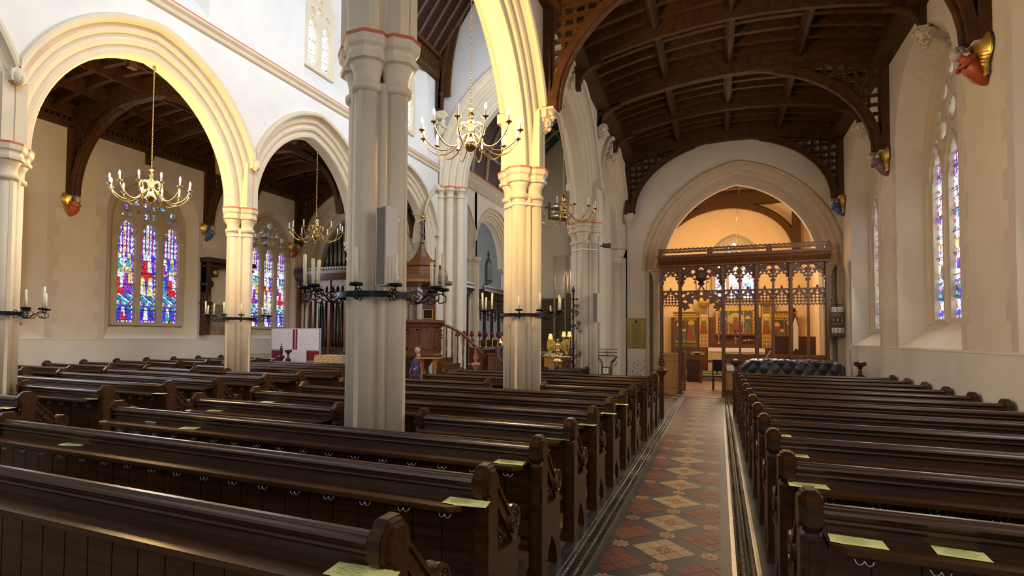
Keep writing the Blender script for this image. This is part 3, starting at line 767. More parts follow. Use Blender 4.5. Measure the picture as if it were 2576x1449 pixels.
# ---- nave roof
m = MB(); xm = (XA+XB)/2
m.quad((XB+.34,-4,11.2), (xm,-4,15.2), (xm,YN,15.2), (XB+.34,YN,11.2)); m.quad((XA-.34,-4,11.2), (xm,-4,15.2), (xm,YN,15.2), (XA-.34,YN,11.2)); st(m.build('ceiling_nave', WDB))
m = MB()
for i in range(44):
    y = -3.8+i*.5
    for s in (-1, 1): m.bar([(xm+s*2.78, y, 11.2), (xm, y, 15.0)], .09, .12, (0,1,0))
st(m.build('ceiling_nave_rafters', mat('reddish_roof_timber', (.12,.05,.03), .6, var=.4)))
m = MB()
for s in (-1, 1):
    x = xm+s*2.785
    m.box(min(x,x-s*.2), max(x,x-s*.2), -4, YN, 10.5, 10.62); m.box(min(x,x-s*.12), max(x,x-s*.12), -4, YN, 10.6, 11.3); m.box(min(x,x-s*.24), max(x,x-s*.24), -4, YN, 11.2, 11.34)
    y = -3.9
    while y < YN: m.bar([(x-s*.13, y, 10.65), (x-s*.13, y+.12, 10.9), (x-s*.13, y+.24, 10.65)], .05, .06, (1,0,0)); m.bar([(x-s*.13, y, 11.15), (x-s*.13, y+.12, 10.9), (x-s*.13, y+.24, 11.15)], .05, .06, (1,0,0)); y += .24
st(m.build('ceiling_nave_wall_plate', WDC))
t = thing('nave_roof_truss', 'dark arched nave roof brace high against the chancel arch wall', 'roof truss', (xm, YN-.18, 0)); m = MB()
for s in (-1, 1):
    m.bar([(s*2.62*cos(a), 0, 9.5+4.9*sin(a)) for a in [i*pi/2/16 for i in range(17)]], .2, .24, (0,1,0)); m.box(s*2.66-.1, s*2.66+.1, -.12, .12, 9.35, 11.6)
    m.lathe([(.05,9.3),(.05,9.9),(.09,9.92),(.09,10.0),(.05,10.02),(.05,10.6)], (s*2.5, -.16, 0), 10)
    m.bar([(s*2.4*cos(a), -.02, 9.9+4.7*sin(a)) for a in [i*pi/2/16 for i in range(17)]], .3, .1, (0,1,0), taper=1)
m.build('arched_brace', WDC, t)
# ================================================================== PEWS
def bench_end_mesh():
    m = MB(); c = .878
    def oct(r, h, x0, x1): m.prism([(r*cos((k+.5)*pi/4)*1.02, c+h*sin((k+.5)*pi/4)) for k in range(8)], 'x', x0, x1)
    oct(.112, .112, -.022, .022); oct(.102, .102, -.032, .032); oct(.098, .098, -.037, .037); oct(.082, .082, -.046, .046); oct(.076, .076, -.050, .050)
    m.prism([(-.066, .10), (.066, .10), (.066, .79), (.05, .83), (-.05, .83), (-.066, .79)], 'x', -.046, .046)
    m.prism([(-.080, .10), (-.05, .10), (-.05, .82), (-.08, .78)], 'x', -.030, .030); m.prism([(-.088, .10), (-.05, .10), (-.05, .80), (-.088, .76)], 'x', -.014, .014)
    m.box(-.052, .052, -.088, .072, 0, .10)
    m.prism([(.03, .86), (.075, .875), (.455, .50), (.435, .44), (.38, .47), (.05, .80)], 'x', -.030, .030)
    m.prism([(.075, .862), (.095, .868), (.40, .565), (.39, .545)], 'x', -.042, .042)
    # front panel with a pointed foot arch
    g = [(.115, 0), (.118, .09), (.15, .17), (.205, .235), (.225, .25), (.27, .21), (.325, .15), (.36, .08), (.375, 0)]
    m.prism([(.06, 0)]+g+[(.50, 0), (.505, .04), (.47, .16), (.45, .27), (.462, .36), (.455, .44), (.44, .475), (.06, .475)], 'x', -.034, .034)
    m.prism([(.05, .46), (.455, .435), (.465, .475), (.05, .50)], 'x', -.045, .045)
    # scroll at the foot of the brace
    m.lathe([(.080,-.040),(.084,-.030),(.084,-.012),(.078,-.006),(.078,.006),(.084,.012),(.084,.030),(.080,.040)], (0,.375,.600), 22, axis='x', sm=False)
    return m
def scroll_ring_mesh():
    m = MB()
    for s in (-1, 1):
        m.bar([(s*.042, .375+.070*cos(a), .600+.070*sin(a)) for a in [i*pi/9 for i in range(18)]], .020, .014, (1,0,0), closed=True)
        m.bar([(s*.042, .375+.035*cos(a), .600+.035*sin(a)) for a in [i*pi/5 for i in range(10)]], .012, .012, (1,0,0), closed=True)
        for k in range(6): m.sph((s*.043, .375+.05*cos(k*pi/3), .600+.05*sin(k*pi/3)), .009, 6, 4)
    return m
def carving_mesh():
    m = MB(); N = (1,0,0)
    for y, z, r in ((.13,.56,.048),(.215,.555,.042),(.125,.665,.04),(.30,.535,.032)):
        m.bar([(0, y+r*cos(a), z+r*sin(a)) for a in [i*pi/6 for i in range(12)]], .014, .03, N, closed=True)
        for k in range(3):
            a = k*2*pi/3+.5; m.sph((0, y+r*.5*cos(a), z+r*.5*sin(a)), .013, 6, 4, sc=(1.2,1,1))
    m.bar([(0,.07,.73),(0,.16,.61),(0,.30,.50)], .016, .03, N); m.bar([(0,.07,.61),(0,.17,.50)], .014, .03, N)
    return m
def hook_mesh():
    m = MB(); p = []
    for i in range(13):
        a = -pi*i/12; p.append((-.016+.016*cos(a+pi)*-1, 0, .016*sin(a)))
    L = [(-.034+.017*(1-cos(pi*i/8)), -.012-.008*sin(pi*i/8), -.026*sin(pi*i/8)) for i in range(9)]
    Rr = [(-x, y, z) for x, y, z in reversed(L)]
    m.tube(L+Rr[1:], .0045, 6); m.tube([(0,0,.0),(0,-.006,.03)], .006, 6); m.tube([(-.034,0,0),(-.04,-.008,.018)], .0035, 6); m.tube([(.034,0,0),(.04,-.008,.018)], .0035, 6)
    return m
ME_END = bench_end_mesh().build('bench_end', WD); ME_RING = scroll_ring_mesh().build('scroll_boss', WD); ME_CARV = carving_mesh().build('carved_tracery', WD); ME_HOOK = hook_mesh().build('hook', SLV)
for o in (ME_END, ME_RING, ME_CARV, ME_HOOK): COL.objects.unlink(o)
ENDM, RINGM, CARVM, HOOKM = [o.data for o in (ME_END, ME_RING, ME_CARV, ME_HOOK)]
for o in (ME_END, ME_RING, ME_CARV, ME_HOOK): bpy.data.objects.remove(o)
def pew(x0, x1, y, label, group, hooks=False, detail=True, back=True):
    cx = (x0+x1)/2; L = (x1-x0)/2-.05; t = thing('church_pew', label, 'pew', (cx, y, 0), 0, group)
    for s in (-1, 1):
        e = link('bench_end', ENDM, t, (s*(L+.05)-s*.0, 0, 0))
        link('carved_tracery', CARVM, e)
        link('scroll_boss', RINGM, e)
    e = L+.01; m = MB()                                    # top rail, moulded
    prof = [(-.064,.924),(-.059,.931),(-.036,.931),(-.028,.90),(-.03,.845),(-.066,.845),(-.075,.850),(-.083,.860),(-.081,.871),(-.071,.877),(-.072,.884),(-.085,.889),(-.092,.899),(-.088,.911),(-.074,.917),(-.066,.918)]
    m.prism([(a, b) for a, b in prof], 'x', -e, e); m.build('top_rail', WD, t)
    m = MB(); m.box(-e, e, -.065, -.035, .80, .865); m.box(-e, e, -.06, -.03, .24, .80)
    n = max(2, int(2*e/.17)); w = 2*e/n
    for i in range(n): m.box(-e+i*w+.004, -e+(i+1)*w-.004, -.070, -.058, .30, .77)
    m.prism([(-.085,.22),(-.085,.27),(-.07,.285),(-.07,.31),(-.04,.31),(-.04,.22)], 'x', -e, e); m.build('backrest', WD, t)
    m = MB(); b = .055
    m.prism([(-e, -.06), (e, -.06), (e, -.215), (e-b, -.265), (-e+b, -.265), (-e, -.215)], 'z', .785, .812)
    m.prism([(-e, -.06), (e, -.06), (e, -.220), (e-b-.003, -.270), (-e+b+.003, -.270), (-e, -.220)], 'z', .789, .808); m.build('book_ledge', WD, t)
    m = MB(); m.box(-e, e, -.03, .39, .425, .455); m.box(-e, e, .33, .35, .30, .43)
    k = max(1, int(2*e/1.6))
    for i in range(k+1):
        x = -e+.02+(2*e-.04)*i/k
        if 0 < i < k: m.prism([(-.03,.0),(.02,.0),(.05,.2),(.14,.33),(.24,.40),(.33,.42),(-.03,.42)], 'x', x-.02, x+.02)
    m.build('seat', WD, t)
    if hooks:
        n = int((2*e-.2)/.225); z0 = -e+.14
        for i in range(n): link('hook', HOOKM, t, (z0+i*(2*e-.28)/(n-1), -.095, .735))
    return t
ORD = ['nearest', 'second', 'third', 'fourth', 'fifth', 'sixth', 'seventh', 'eighth', 'ninth', 'tenth', 'eleventh', 'twelfth']
def lab(k, s): return (ORD[k]+' ' if k else 'nearest ')+s
YL = [1.88, 2.86, 3.85, 4.79, 5.74, 6.70, 7.66, 8.60, 9.83, 10.65, 11.5]
G1 = 'dark oak pews left of the tiled aisle'
for k, y in enumerate(YL):
    hk = k <= 6; b = 'dark oak pew left of the tiled aisle'
    xr, xl = (-1.115, -5.40) if k < 8 else (-1.09, -5.05)
    if k == 3:
        pew(-5.35, -3.43, y, 'short dark oak pew ending left of the foreground pillar', G1, hk); pew(-2.48, xr, y, 'short dark oak pew between the foreground pillar and the tiled aisle', G1, hk)
    elif k == 7:
        pew(-5.25, -3.32, y, 'short dark oak pew left of the golden lit pillar', G1); pew(-2.40, xr, y, 'short dark oak pew between the golden lit pillar and the tiled aisle', G1)
    else:
        pew(xl, xr, y, {0: 'long dark oak pew across the bottom left corner, nearest the viewer', 10: 'front pew of the block left of the tiled aisle, farthest from the viewer'}.get(k, 'long %s, %s row from the viewer' % (b, ORD[k])), G1, hk)
YR = [3.07+.96*k for k in range(12)]
for k, y in enumerate(YR):
    pew(.365, 3.0, y, {0: 'nearest dark oak pew of the right block, two yellow leaflets on its ledge', 11: 'front pew of the right block, before the quilt covered piano'}.get(k, 'dark oak pew of the right block, %s row from the viewer' % ORD[k]), 'dark oak pews right of the tiled aisle', k < 3)
YM = [2.98, 3.93, 4.87, 5.79, 6.70, 7.60, 8.48, 9.75, 10.6, 11.45, 12.3]
G2 = 'pews around the left arcade'
for k, y in enumerate(YM):
    xr = -7.08 if k < 5 else -6.95
    if k == 2: pew(-8.80, xr, y, 'short pew beside the pillar cut off by the left edge', G2, True)
    elif k == 6: pew(-11.0, -9.62, y, 'short pew on the window side of the pillar by the tall stained glass', G2); pew(-8.74, xr, y, 'short pew on the nave side of the pillar by the tall stained glass', G2)
    else: pew(-11.0, xr, y, 'dark pew under the left arcade, %s row of that block from the viewer' % ORD[k], G2, 1 <= k <= 5)
for k in range(9):
    pew(-14.5, -12.15, 5.82+.885*k+(.0), 'short pew against the left wall under the stained glass, %s row from the viewer' % ORD[k], 'pews against the left wall')
pew(-14.5, -12.15, 13.8, 'front pew against the left wall, beside the radiator', 'pews against the left wall')
# finial posts at the block fronts
def finial_post(name, label, x, y, cap=True):
    m = MB(); m.box(-.06,.06,-.06,.06,0,.86); m.lathe([(.085,.84),(.085,.88),(.04,.92),(.028,1.02),(.045,1.04),(.05,1.07),(.11,1.10),(.115,1.17),(.06,1.19),(.0,1.20)], (0,0,0), 8, sm=False, ph=.5)
    o = m.build(name, WD, None, (x, y, 0)); return tag(o, label, 'post')
finial_post('finial_post', 'small dark octagonal capped post at the head of the right pews, aisle side', .33, 14.3)
finial_post('finial_post', 'small dark octagonal capped post at the head of the right pews, wall side', 2.72, 14.9)
def poppyhead(label, x, y, h, mt, r=1.0):
    m = MB(); m.box(-.05,.05,-.05,.05,0,h-.25); m.lathe([(.04,h-.26),(.045,h-.14),(.10,h-.06),(.125,h-.02),(.10,h),(.03,h+.02),(.03,h+.07),(.06,h+.10)], (0,0,0), 10)
    for i in range(4):
        z = h+.12+i*.055; w = (.055-.010*i)*r
        for k in range(5): a = k*2*pi/5+i; m.sph((w*cos(a)*.8, w*sin(a)*.8, z), .026-.003*i, 6, 4, sc=(1,1,1.4))
    m.sph((0,0,h+.36), .018, 6, 5, sc=(1,1,2)); m.box(-.22,.02,-.03,.03,h-.03,h-.015)
    return tag(m.build('poppyhead_finial', mt, None, (x, y, 0)), label, 'finial')
poppyhead('dark leafy poppyhead bench finial with a small tray, left of the screen doorway', -1.08, 12.75, 1.0, WD)
# yellow leaflets on the ledges
def leaflet(p, n, ang, label, w=.165, l=.115):
    t = MB()
    for i in range(n):
        c, s = cos(ang+i*.06), sin(ang+i*.06); dx = i*.025
        P = [(x*c-y*s+dx*1.2, x*s+y*c) for x, y in ((-w/2,-l/2),(w/2,-l/2),(w/2,l/2),(-w/2,l/2))]; z = .0012*(n-1-i)
        t.add([(x, y, z+.001) for x, y in P]+[(x, y, z+.0002) for x, y in P], [(0,1,2,3),(7,6,5,4),(0,4,5,1),(1,5,6,2),(2,6,7,3),(3,7,4,0)], 0)
    o = thing('yellow_leaflet', label, 'leaflet', (p[0], p[1], p[2]+.0015), 0, 'yellow leaflets on the pew ledges'); t.build('sheet', PAP, o)
    k = MB(); c, s = cos(ang), sin(ang)
    for i, (v, ww) in enumerate(((.040,.05),(.030,.08),(.016,.10),(.006,.12),(-.006,.11),(-.016,.09),(-.028,.12),(-.038,.08))):
        k.prism([(x*c-y*s, x*s+y*c) for x, y in ((-ww/2,v),(ww/2,v),(ww/2,v+.0018),(-ww/2,v+.0018))], 'z', .0012*(n-1)+.0012, .0012*(n-1)+.0014)
    k.build('print', INK, o); return o
def lf(px, py, n, ang, label):
    p = atZ(px, py, .813); ys = [y-.165 for y in YL+YR+YM+[5.82+.885*k for k in range(9)]]
    b = min(ys, key=lambda q: abs(q-p.y)); y = max(b-.035, min(b+.035, p.y)); p = atY(px, py, y); leaflet((p.x, y, .8125), n, ang, label)
for a in ((884,1440,4,.1,'fanned yellow leaflets at the bottom edge, on the nearest pew left of the aisle'), (1160,1263,3,.05,'yellow leaflets beside the knob of the second pew, left of the aisle'),
  (1277,1163,2,.05,'pair of yellow leaflets near the aisle end of the third pew, left block'), (1402,1102,2,0,'yellow leaflets on the short pew right of the foreground pillar'),
  (1478,1068,1,0,'yellow leaflet on the left block pew just beyond the short pew'), (1531,1040,1,0,'yellow leaflet at the aisle end of the sixth left pew'), (1563,1017,1,0,'yellow leaflet at the aisle end of the seventh left pew'),
  (184,1118,2,.3,'small pile of yellow leaflets near the far left end of the second pew'), (477,1077,1,.3,'yellow leaflet toward the left end of the third pew'), (543,1033,1,.2,'yellow leaflet on the short pew left of the foreground pillar'),
  (675,1011,1,.1,'yellow leaflet at the left end of the pew behind the foreground pillar'), (402,990,1,.2,'yellow leaflet at the end of the pew above the carved scroll, left arcade'), (234,1003,2,.1,'yellow leaflets on the pew end nearest the left edge pillar'),
  (479,971,1,.2,'yellow leaflet in the middle of a pew under the left arcade'), (12,1026,2,.1,'yellow leaflets cut off by the left edge of the photo'), (228,928,2,.2,'pale leaflets on a pew near the left wall'), (258,931,1,.1,'yellow leaflet on a wall side pew, right of the pale leaflets'),
  (362,927,1,.1,'yellow leaflet on the pew end under the first lancet'), (447,923,1,.1,'yellow leaflet on the pew end under the last lancet'), (522,919,1,.1,'yellow leaflet on a pew end left of the arcade pillar'),
  (2145,1362,2,-.06,'two overlapping yellow leaflets on the nearest right pew, aisle side'), (2417,1393,1,-.06,'single yellow leaflet lying farther right on the nearest right pew'),
  (2025,1218,2,0,'yellow leaflets on the second right pew'), (2000,1140,1,0,'yellow leaflet on the third right pew'), (1962,1092,1,0,'yellow leaflet on the fourth right pew'), (1940,1056,1,0,'yellow leaflet on the fifth right pew'), (1918,1030,1,0,'yellow leaflet on the sixth right pew')):
    lf(*a)
# ================================================================== CARVED SCREEN AND CHAPEL
YS = 18.42
PX = [-1.55, -1.03, .12, .545, .965, 1.38, 1.795, 2.21, 2.64]
scr = thing('carved_screen', 'carved dark oak screen with pierced tracery under the chapel arch', 'screen', (0, YS, 0))
for i, x in enumerate(PX):
    major = i in (0, 1, 2, 4, 6, 8); w = .048 if major else .026
    m = MB(); m.box(x-w, x+w, -.06, .06, 0.10 if major else .95, 3.85)
    if major:
        m.box(x-w*.5, x+w*.5, -.11, -.05, 0, 3.80); m.box(x-w-.015, x+w+.015, -.12, .08, 0, .12)
        for z in (.55, 1.35, 2.0, 2.6, 3.2):
            for d in (0, .09): m.box(x-w*.75, x+w*.75, -.125, -.10, z+d, z+d+.035)
        m.prism([(-.125, 3.3), (-.10, 3.3), (-.10, 3.75), (-.14, 3.7)], 'x', x-w*.8, x+w*.8)
    m.build('post' if major else 'mullion', WDR if i < 3 or not major else WDR, scr)
P = pY(0)
m = MB(); pr = [(-.30,4.04),(-.30,4.0),(-.26,3.98),(-.24,3.93),(-.17,3.85),(-.12,3.80),(-.12,3.76),(.14,3.76),(.14,4.04)]
m.prism(pr, 'x', -1.62, 2.72); m.prism([(-.33,4.07),(-.33,4.03),(.16,4.03),(.16,4.07)], 'x', -1.66, 2.76)
x = -1.55
while x < 2.65:
    m.bar([(x+.05*cos(a), -.225, 3.905+.028*sin(a)) for a in [i*pi/3 for i in range(6)]], .012, .03, (0,-.6,.5), closed=True); m.sph((x+.085, -.22, 3.905), .016, 6, 4); x += .165
m.build('cornice', WDR, scr)
m = MB()
def par(u, v):
    t = (u+1.6) % .113-.0565; b = min(v-4.075, 4.275-v+.012*sin(u*55))
    if abs(u-(-.22)) < .07 or abs(u-1.27) < .07 or u < -1.5 or u > 2.58: return b
    return min(b, -max(circ(t, v, 0, 4.125, .030), min(.022-abs(abs(t)-.035), .028-abs(v-4.115)), circ(abs(t), v, .042, 4.212, .012), circ(t, v, 0, 4.222, .016)), 9)
plate(m, par, -1.62, 2.72, 4.06, 4.30, .0105, P, .035, h0=-.24); m.build('cresting', WDR, scr)
def spans(): return [(PX[0], PX[1]), (PX[2], PX[3]), (PX[3], PX[4]), (PX[4], PX[5]), (PX[5], PX[6]), (PX[6], PX[7]), (PX[7], PX[8])]
def upper(c, hw, cen=None):          # head of one light: solid with cusps and little openings
    def fn(u, v):
        s = 1.0
        s = min(s, -cusped(u, v, c, 3.27, hw*.93, .20, 0, .24), -circ(u, v, c, 3.50, .028), -circ(u, v, c, 3.455, .022))
        for sg in (-1, 1):
            s = min(s, -foil(u, v, c+sg*hw*.52, 3.52, .045, 3, 1.57), -circ(u, v, c+sg*hw*.80, 3.45, .024), -circ(u, v, c+sg*hw*.42, 3.41, .018), -circ(u, v, c+sg*hw*.88, 3.36, .017), -circ(u, v, c+sg*hw*.28, 3.60, .020))
        return s
    return fn
for k, (a, b) in enumerate(spans()):
    c, hw = (a+b)/2, (b-a)/2; base = upper(c, hw)
    pair = None if k == 0 else (PX[2]+PX[4])/2 if k in (1,2) else (PX[4]+PX[6])/2 if k in (3,4) else (PX[6]+PX[8])/2
    def fn(u, v):
        s = base(u, v)
        if pair is not None:
            q = pair+(-.09 if c < pair else .09)
            s = min(s, -foil(u, v, q, 3.655, .062, 4, 0), -circ(u, v, pair+(-.29 if c < pair else .29), 3.735, .016))
            r = hyp(u-pair, (v-3.30)*.93)
            if .385 < r < .43: s = .01
        return min(s, 3.79-v, v-3.10)
    m = MB(); plate(m, fn, a, b, 3.14, 3.79, .0125, P, .045)
    if pair is None: m.bar([(x, -.03, z) for x, z in gothic(c, 3.30, hw*.92, .40, 0, 8)], .03, .05, (0,1,0))
    elif k % 2: m.bar([(pair+.41*cos(t), -.03, 3.31+.43*sin(t)) for t in [pi*i/16 for i in range(17)]], .035, .06, (0,1,0))
    m.build('upper_tracery', WDR, scr)
    def lo(u, v):                      # ogee head on the transom
        t = abs(u-c)/hw; og = 2.72+.26*(1-t)**1.0+(.10*(1-t)**6)-.05*sin(t*pi)*-1
        band = .034-abs(v-og)*.8
        if v < og:
            g = .086; uu = (u-c+g*8.5) % g-g/2; vv = (v-2.615) % g-g/2
            s = -foil(uu, vv, 0, 0, .037, 4, 0) if v > 2.615 and v < og-.03 else (1 if v > 2.60-.02*cos((u-c)/g*2*pi) else -1)
        else: s = min(-foil(u, v, c+(.56*hw if u > c else -.56*hw), 2.965, .052, 3, 1.57), -circ(u, v, c+(.86*hw if u > c else -.86*hw), 2.84, .034), -circ(u, v, c+(.26*hw if u > c else -.26*hw), 3.0, .020))
        return max(band, s)
    m = MB(); plate(m, lo, a, b, 2.575, 3.03, .0125, P, .045)
    m.box(a, b, -.05, .05, 3.01, 3.055)
    for i in range(4): m.sph((c, -.02, 3.06+i*.025), (.022,.034,.026,.012)[i], 6, 4)
    m.build('transom_tracery', WDR, scr)
# doorway head
c, hw = (PX[1]+PX[2])/2, (PX[2]-PX[1])/2
def dlo(u, v):
    t = abs(u-c)/hw; og = 2.62+.40*sqrt(max(0, 1-t*t))*.86+.12*(max(0, 1-t*3))**2
    band = .034-abs(v-og)*.7
    if v >= og: s = min(-foil(u, v, c+(.62 if u > c else -.62)*hw, 2.955, .055, 3, 1.57), -circ(u, v, c+(.84 if u > c else -.84)*hw, 2.90, .05), -circ(u, v, c+(.42 if u > c else -.42)*hw, 2.99, .028))
    else:
        r = hyp(u-c, (v-2.38)*.95); s = r-.30 if True else 0
        a = atan2(v-2.38, u-c); k = a/(pi/7); kk = (k % 1)-.5
        s = min(.11-abs(abs(r)-.50)+.05*cos(k*2*pi), 1); s = max(s, -1)
        s = min(s, -circ(r, kk*.2, .53, 0, .034), 1)
        if v < 2.46: s = -1
    return max(band, s)
m = MB(); plate(m, dlo, PX[1], PX[2], 2.4, 3.03, .0125, P, .05); m.box(PX[1], PX[2], -.05, .05, 3.01, 3.05)
m.bar([(c+s_*.10, -.02, z) for s_, z in ((-1,3.03),(-.5,3.10),(0,3.22),(.5,3.10),(1,3.03))], .05, .08, (0,1,0)); m.build('doorway_arch', WDR, scr)
def dup_(u, v):
    s = 1.0; r = hyp(u-c, (v-3.22)*1.05)
    for q in (c-.32, c+.32): s = min(s, -cusped(u, v, q, 3.27, .17, .18, 0, .24), -foil(u, v, q+(.10 if q < c else -.10), 3.60, .06, 4, 0), -foil(u, v, q+(.14 if q < c else -.14), 3.44, .05, 3, 1.57), -circ(u, v, q+(-.12 if q < c else .12), 3.47, .03))
    s = min(s, -foil(u, v, c, 3.68, .075, 3, 1.57), -circ(u, v, c-.47, 3.71, .03), -circ(u, v, c+.47, 3.71, .03))
    if abs(u-c) < .15 and v < 3.34: s = -1
    if abs(r-.545) < .022 : s = .01
    return min(s, 3.79-v, v-3.14)
m = MB(); plate(m, dup_, PX[1], PX[2], 3.18, 3.79, .0125, P, .045); m.bar([(c+.54*cos(t), -.03, 3.22+.52*sin(t)) for t in [pi*i/18 for i in range(19)]], .035, .06, (0,1,0))
m.box(c-.15, c-.13, -.03, .03, 3.03, 3.3); m.box(c+.13, c+.15, -.03, .03, 3.03, 3.3); m.build('upper_tracery', WDR, scr)
m = MB(); m.lathe([(.02,3.18),(.09,3.21),(.10,3.25),(.05,3.28),(.12,3.34),(.15,3.40),(.15,3.56),(.17,3.58),(.17,3.61),(.12,3.63)], (c,-.10,0), 8, sm=False, ph=.5)
for k in range(8): m.sph((c+.15*cos(k*pi/4), -.10+.15*sin(k*pi/4), 3.635), .02, 6, 4)
m.build('canopied_boss', WD, scr)
# solid lower panels; the gold ones carry spotlight brightness in their colour
for a, b, k in [(PX[0], PX[1], 0)]+[(p, q, 1) for p, q in spans()[1:]]:
    m = MB(); m.box(a, b, -.05, .05, 1.13, 1.22); m.box(a, b, -.03, .03, .12, 1.15); m.box(a, b, -.07, .05, 0, .14); m.box(a, b, -.06, .04, .98, 1.02)
    m.build('lower_panel', WDR if k else WDL, scr)
for xa, xb in ((PX[2]+.05, PX[2]+.34), (PX[0]+.05, PX[1]-.05)): m = MB(); m.box(xa, xb, -.045, -.028, .18, .95); m.build('lit_gold_panel', WDL, scr)
o = MB(); o.box(0, .19, -.006, 0, 0, .15); n = tag(o.build('paper_notice', WHT, None, (.20, YS-.13, .74)), 'small white notice fixed to the screen panel beside the doorway', 'notice')
m = MB()
for i in range(4): m.box(.04, .04+.10-.02*(i % 2), -.008, -.006, .10-i*.02, .104-i*.02)
m.build('print', INK, n)
m = MB()                          # open gate leaf swung into the chapel
m.box(-.02,.02,0,.5,.1,1.2); m.box(-.03,.03,.42,.5,.05,1.25); m.box(-.035,.035,0,.5,1.18,1.24)
tag(m.build('screen_gate', WDR, None, (PX[1]+.08, YS+.10, 0)), 'low oak gate leaf standing open in the screen doorway', 'gate')
# ---- chapel shell
YC = 27.6
m = MB(); wall_face(m, pY(YC), 0, -3.2, 4, 0, 9, [(.62, 5.0, .98, 1.15, 3.1, 0)]); st(m.build('wall_chapel_east', PLO))
m = MB(); reveal(m, pY(YC), (.62, 5.0, .98, 1.15, 3.1), (.62, 5.0, .84, 1.02, 3.3), 0, .35); st(m.build('trim_chapel_window', STC))
m = MB(); m.box(3.35, 3.6, YE+.8, YC, 0, 9); m.box(-3.2, -2.7, YE+.8, YC, 0, 9); m.box(2.9, 3.4, 21.6, 22.1, 0, 9); st(m.build('wall_chapel_sides', PLO))
m = MB(); m.box(-3.2, 4, YE, YE+.02, 7.9, 9); m.quad((-2.9,YE,8.2),(3.5,YE,8.2),(3.5,YC,8.2),(-2.9,YC,8.2)); st(m.build('ceiling_chapel', WDB))
m = MB()
for y in (20, 21.5, 23, 24.5, 26, 27.4): m.box(-2.8, 3.4, y-.08, y+.08, 7.7, 8.15)
for x in (-1.6, -.4, .8, 2.0): m.box(x-.05, x+.05, YE, YC, 7.75, 8.1)
st(m.build('ceiling_chapel_beams', WDR))
t = thing('roof_truss', 'arched dark roof brace on the far chapel wall, above the small east window', 'roof truss', (0, 27.3, 0)); m = MB()
m.bar([(.35+2.55*cos(a), 0, 5.2+2.15*sin(a)) for a in [i*pi/2/14 for i in range(15)]], .3, .22, (0,1,0)); m.bar([(.35-2.75*cos(a), 0, 5.2+2.15*sin(a)) for a in [i*pi/2/14 for i in range(15)]], .3, .22, (0,1,0)); m.box(2.75,3.05,-.1,.1,4.9,7.8); m.box(-2.8,3.4,-.12,.12,7.3,7.8); m.build('arched_brace', WDC, t)
window('window_30', 0, -1, 0, .84, 5.0, 1.02, 3.30, .42, (-.52, 0, .52), 4.62, .34, [(s*.20, 5.28, .15, 4, 0) for s in (-1,1)]+[(s*.45, 5.25, .11, 3, 1.57) for s in (-1,1)]+[(s*.66, 5.1, .08, 3, 1.57) for s in (-1,1)]+[(0, 5.70, .11, 4, 0)]+[(s*.2, 5.60, .05, 3, 1.57) for s in (-1,1)], (0, 1, 2), 2.6, .45, th=.12, plf=(.62, YC+.30, 0), res=.018)
# ---- reredos: painted and gilded
def paint(name, fn, w, h, res, mats):
    """flat panel painted in patches: fn(u,v) gives a material index"""
    m = MB(); nu, nv = int(w/res), int(h/res)
    for j in range(nv):
        i = 0
        while i < nu:
            k = fn(-w/2+(i+.5)*w/nu, (j+.5)*h/nv); i2 = i
            while i2 < nu and fn(-w/2+(i2+.5)*w/nu, (j+.5)*h/nv) == k: i2 += 1
            m.quad((-w/2+i*w/nu, 0, j*h/nv), (-w/2+i2*w/nu, 0, j*h/nv), (-w/2+i2*w/nu, 0, (j+1)*h/nv), (-w/2+i*w/nu, 0, (j+1)*h/nv), k); i = i2
    return m
pm = [mat('panel_deep_blue', (.07,.10,.12), .5, var=.3, scale=9), mat('panel_red', (.30,.06,.025), .5, var=.3, scale=9), mat('panel_green', (.16,.15,.05), .5, var=.3, scale=9), GLD,
      mat('panel_flesh', (.65,.38,.2), .5, var=.2), mat('panel_brown', (.10,.05,.02), .5, var=.4, scale=9), mat('panel_cream', (.65,.5,.28), .5, var=.2)]
def figs(L, bg, frame):
    def fn(u, v):
        for x, y, H, r, ha in L:
            c = figure(u, v, x, y, H, ('r', r), ('c', (r+1) % 3), ('h', 3)) if True else None
            if c:
                if c is SKN: return 4
                return c[1] if c[0] != 'h' else 3
        return bg(u, v)
    return fn
rer = thing('reredos', 'gilded and painted altar reredos with saints in panels', 'reredos', (0, 27.2, 0))
m = MB(); m.box(-1.9, 2.9, 0, .1, 0, 2.55); m.build('back_panel', WDR, rer)
def board(name, x, z, w, h, fn, y=-.02, res=.022):
    o = paint(name, fn, w, h, res, None).build(name, pm, rer, (x, y, z)); return o
def center(u, v):
    if abs(u) > .60 or v < .05 or v > .93: return 3 if (int((u+v)*14) % 2) else 1
    if abs(abs(u)-.29) < .02: return 3
    return 3 if hyp(u, v-.55) < .33 and v > .5 else (0 if v > .45 else 5)
board('painted_centre_panel', .65, 1.86, 1.28, .98, figs([(0, .15, .68, 1, 1), (-.45, .08, .62, 0, 1), (.45, .08, .66, 2, 1), (-.18, .05, .45, 2, 0), (.17, .05, .42, 0, 0)], center, 1), res=.016)
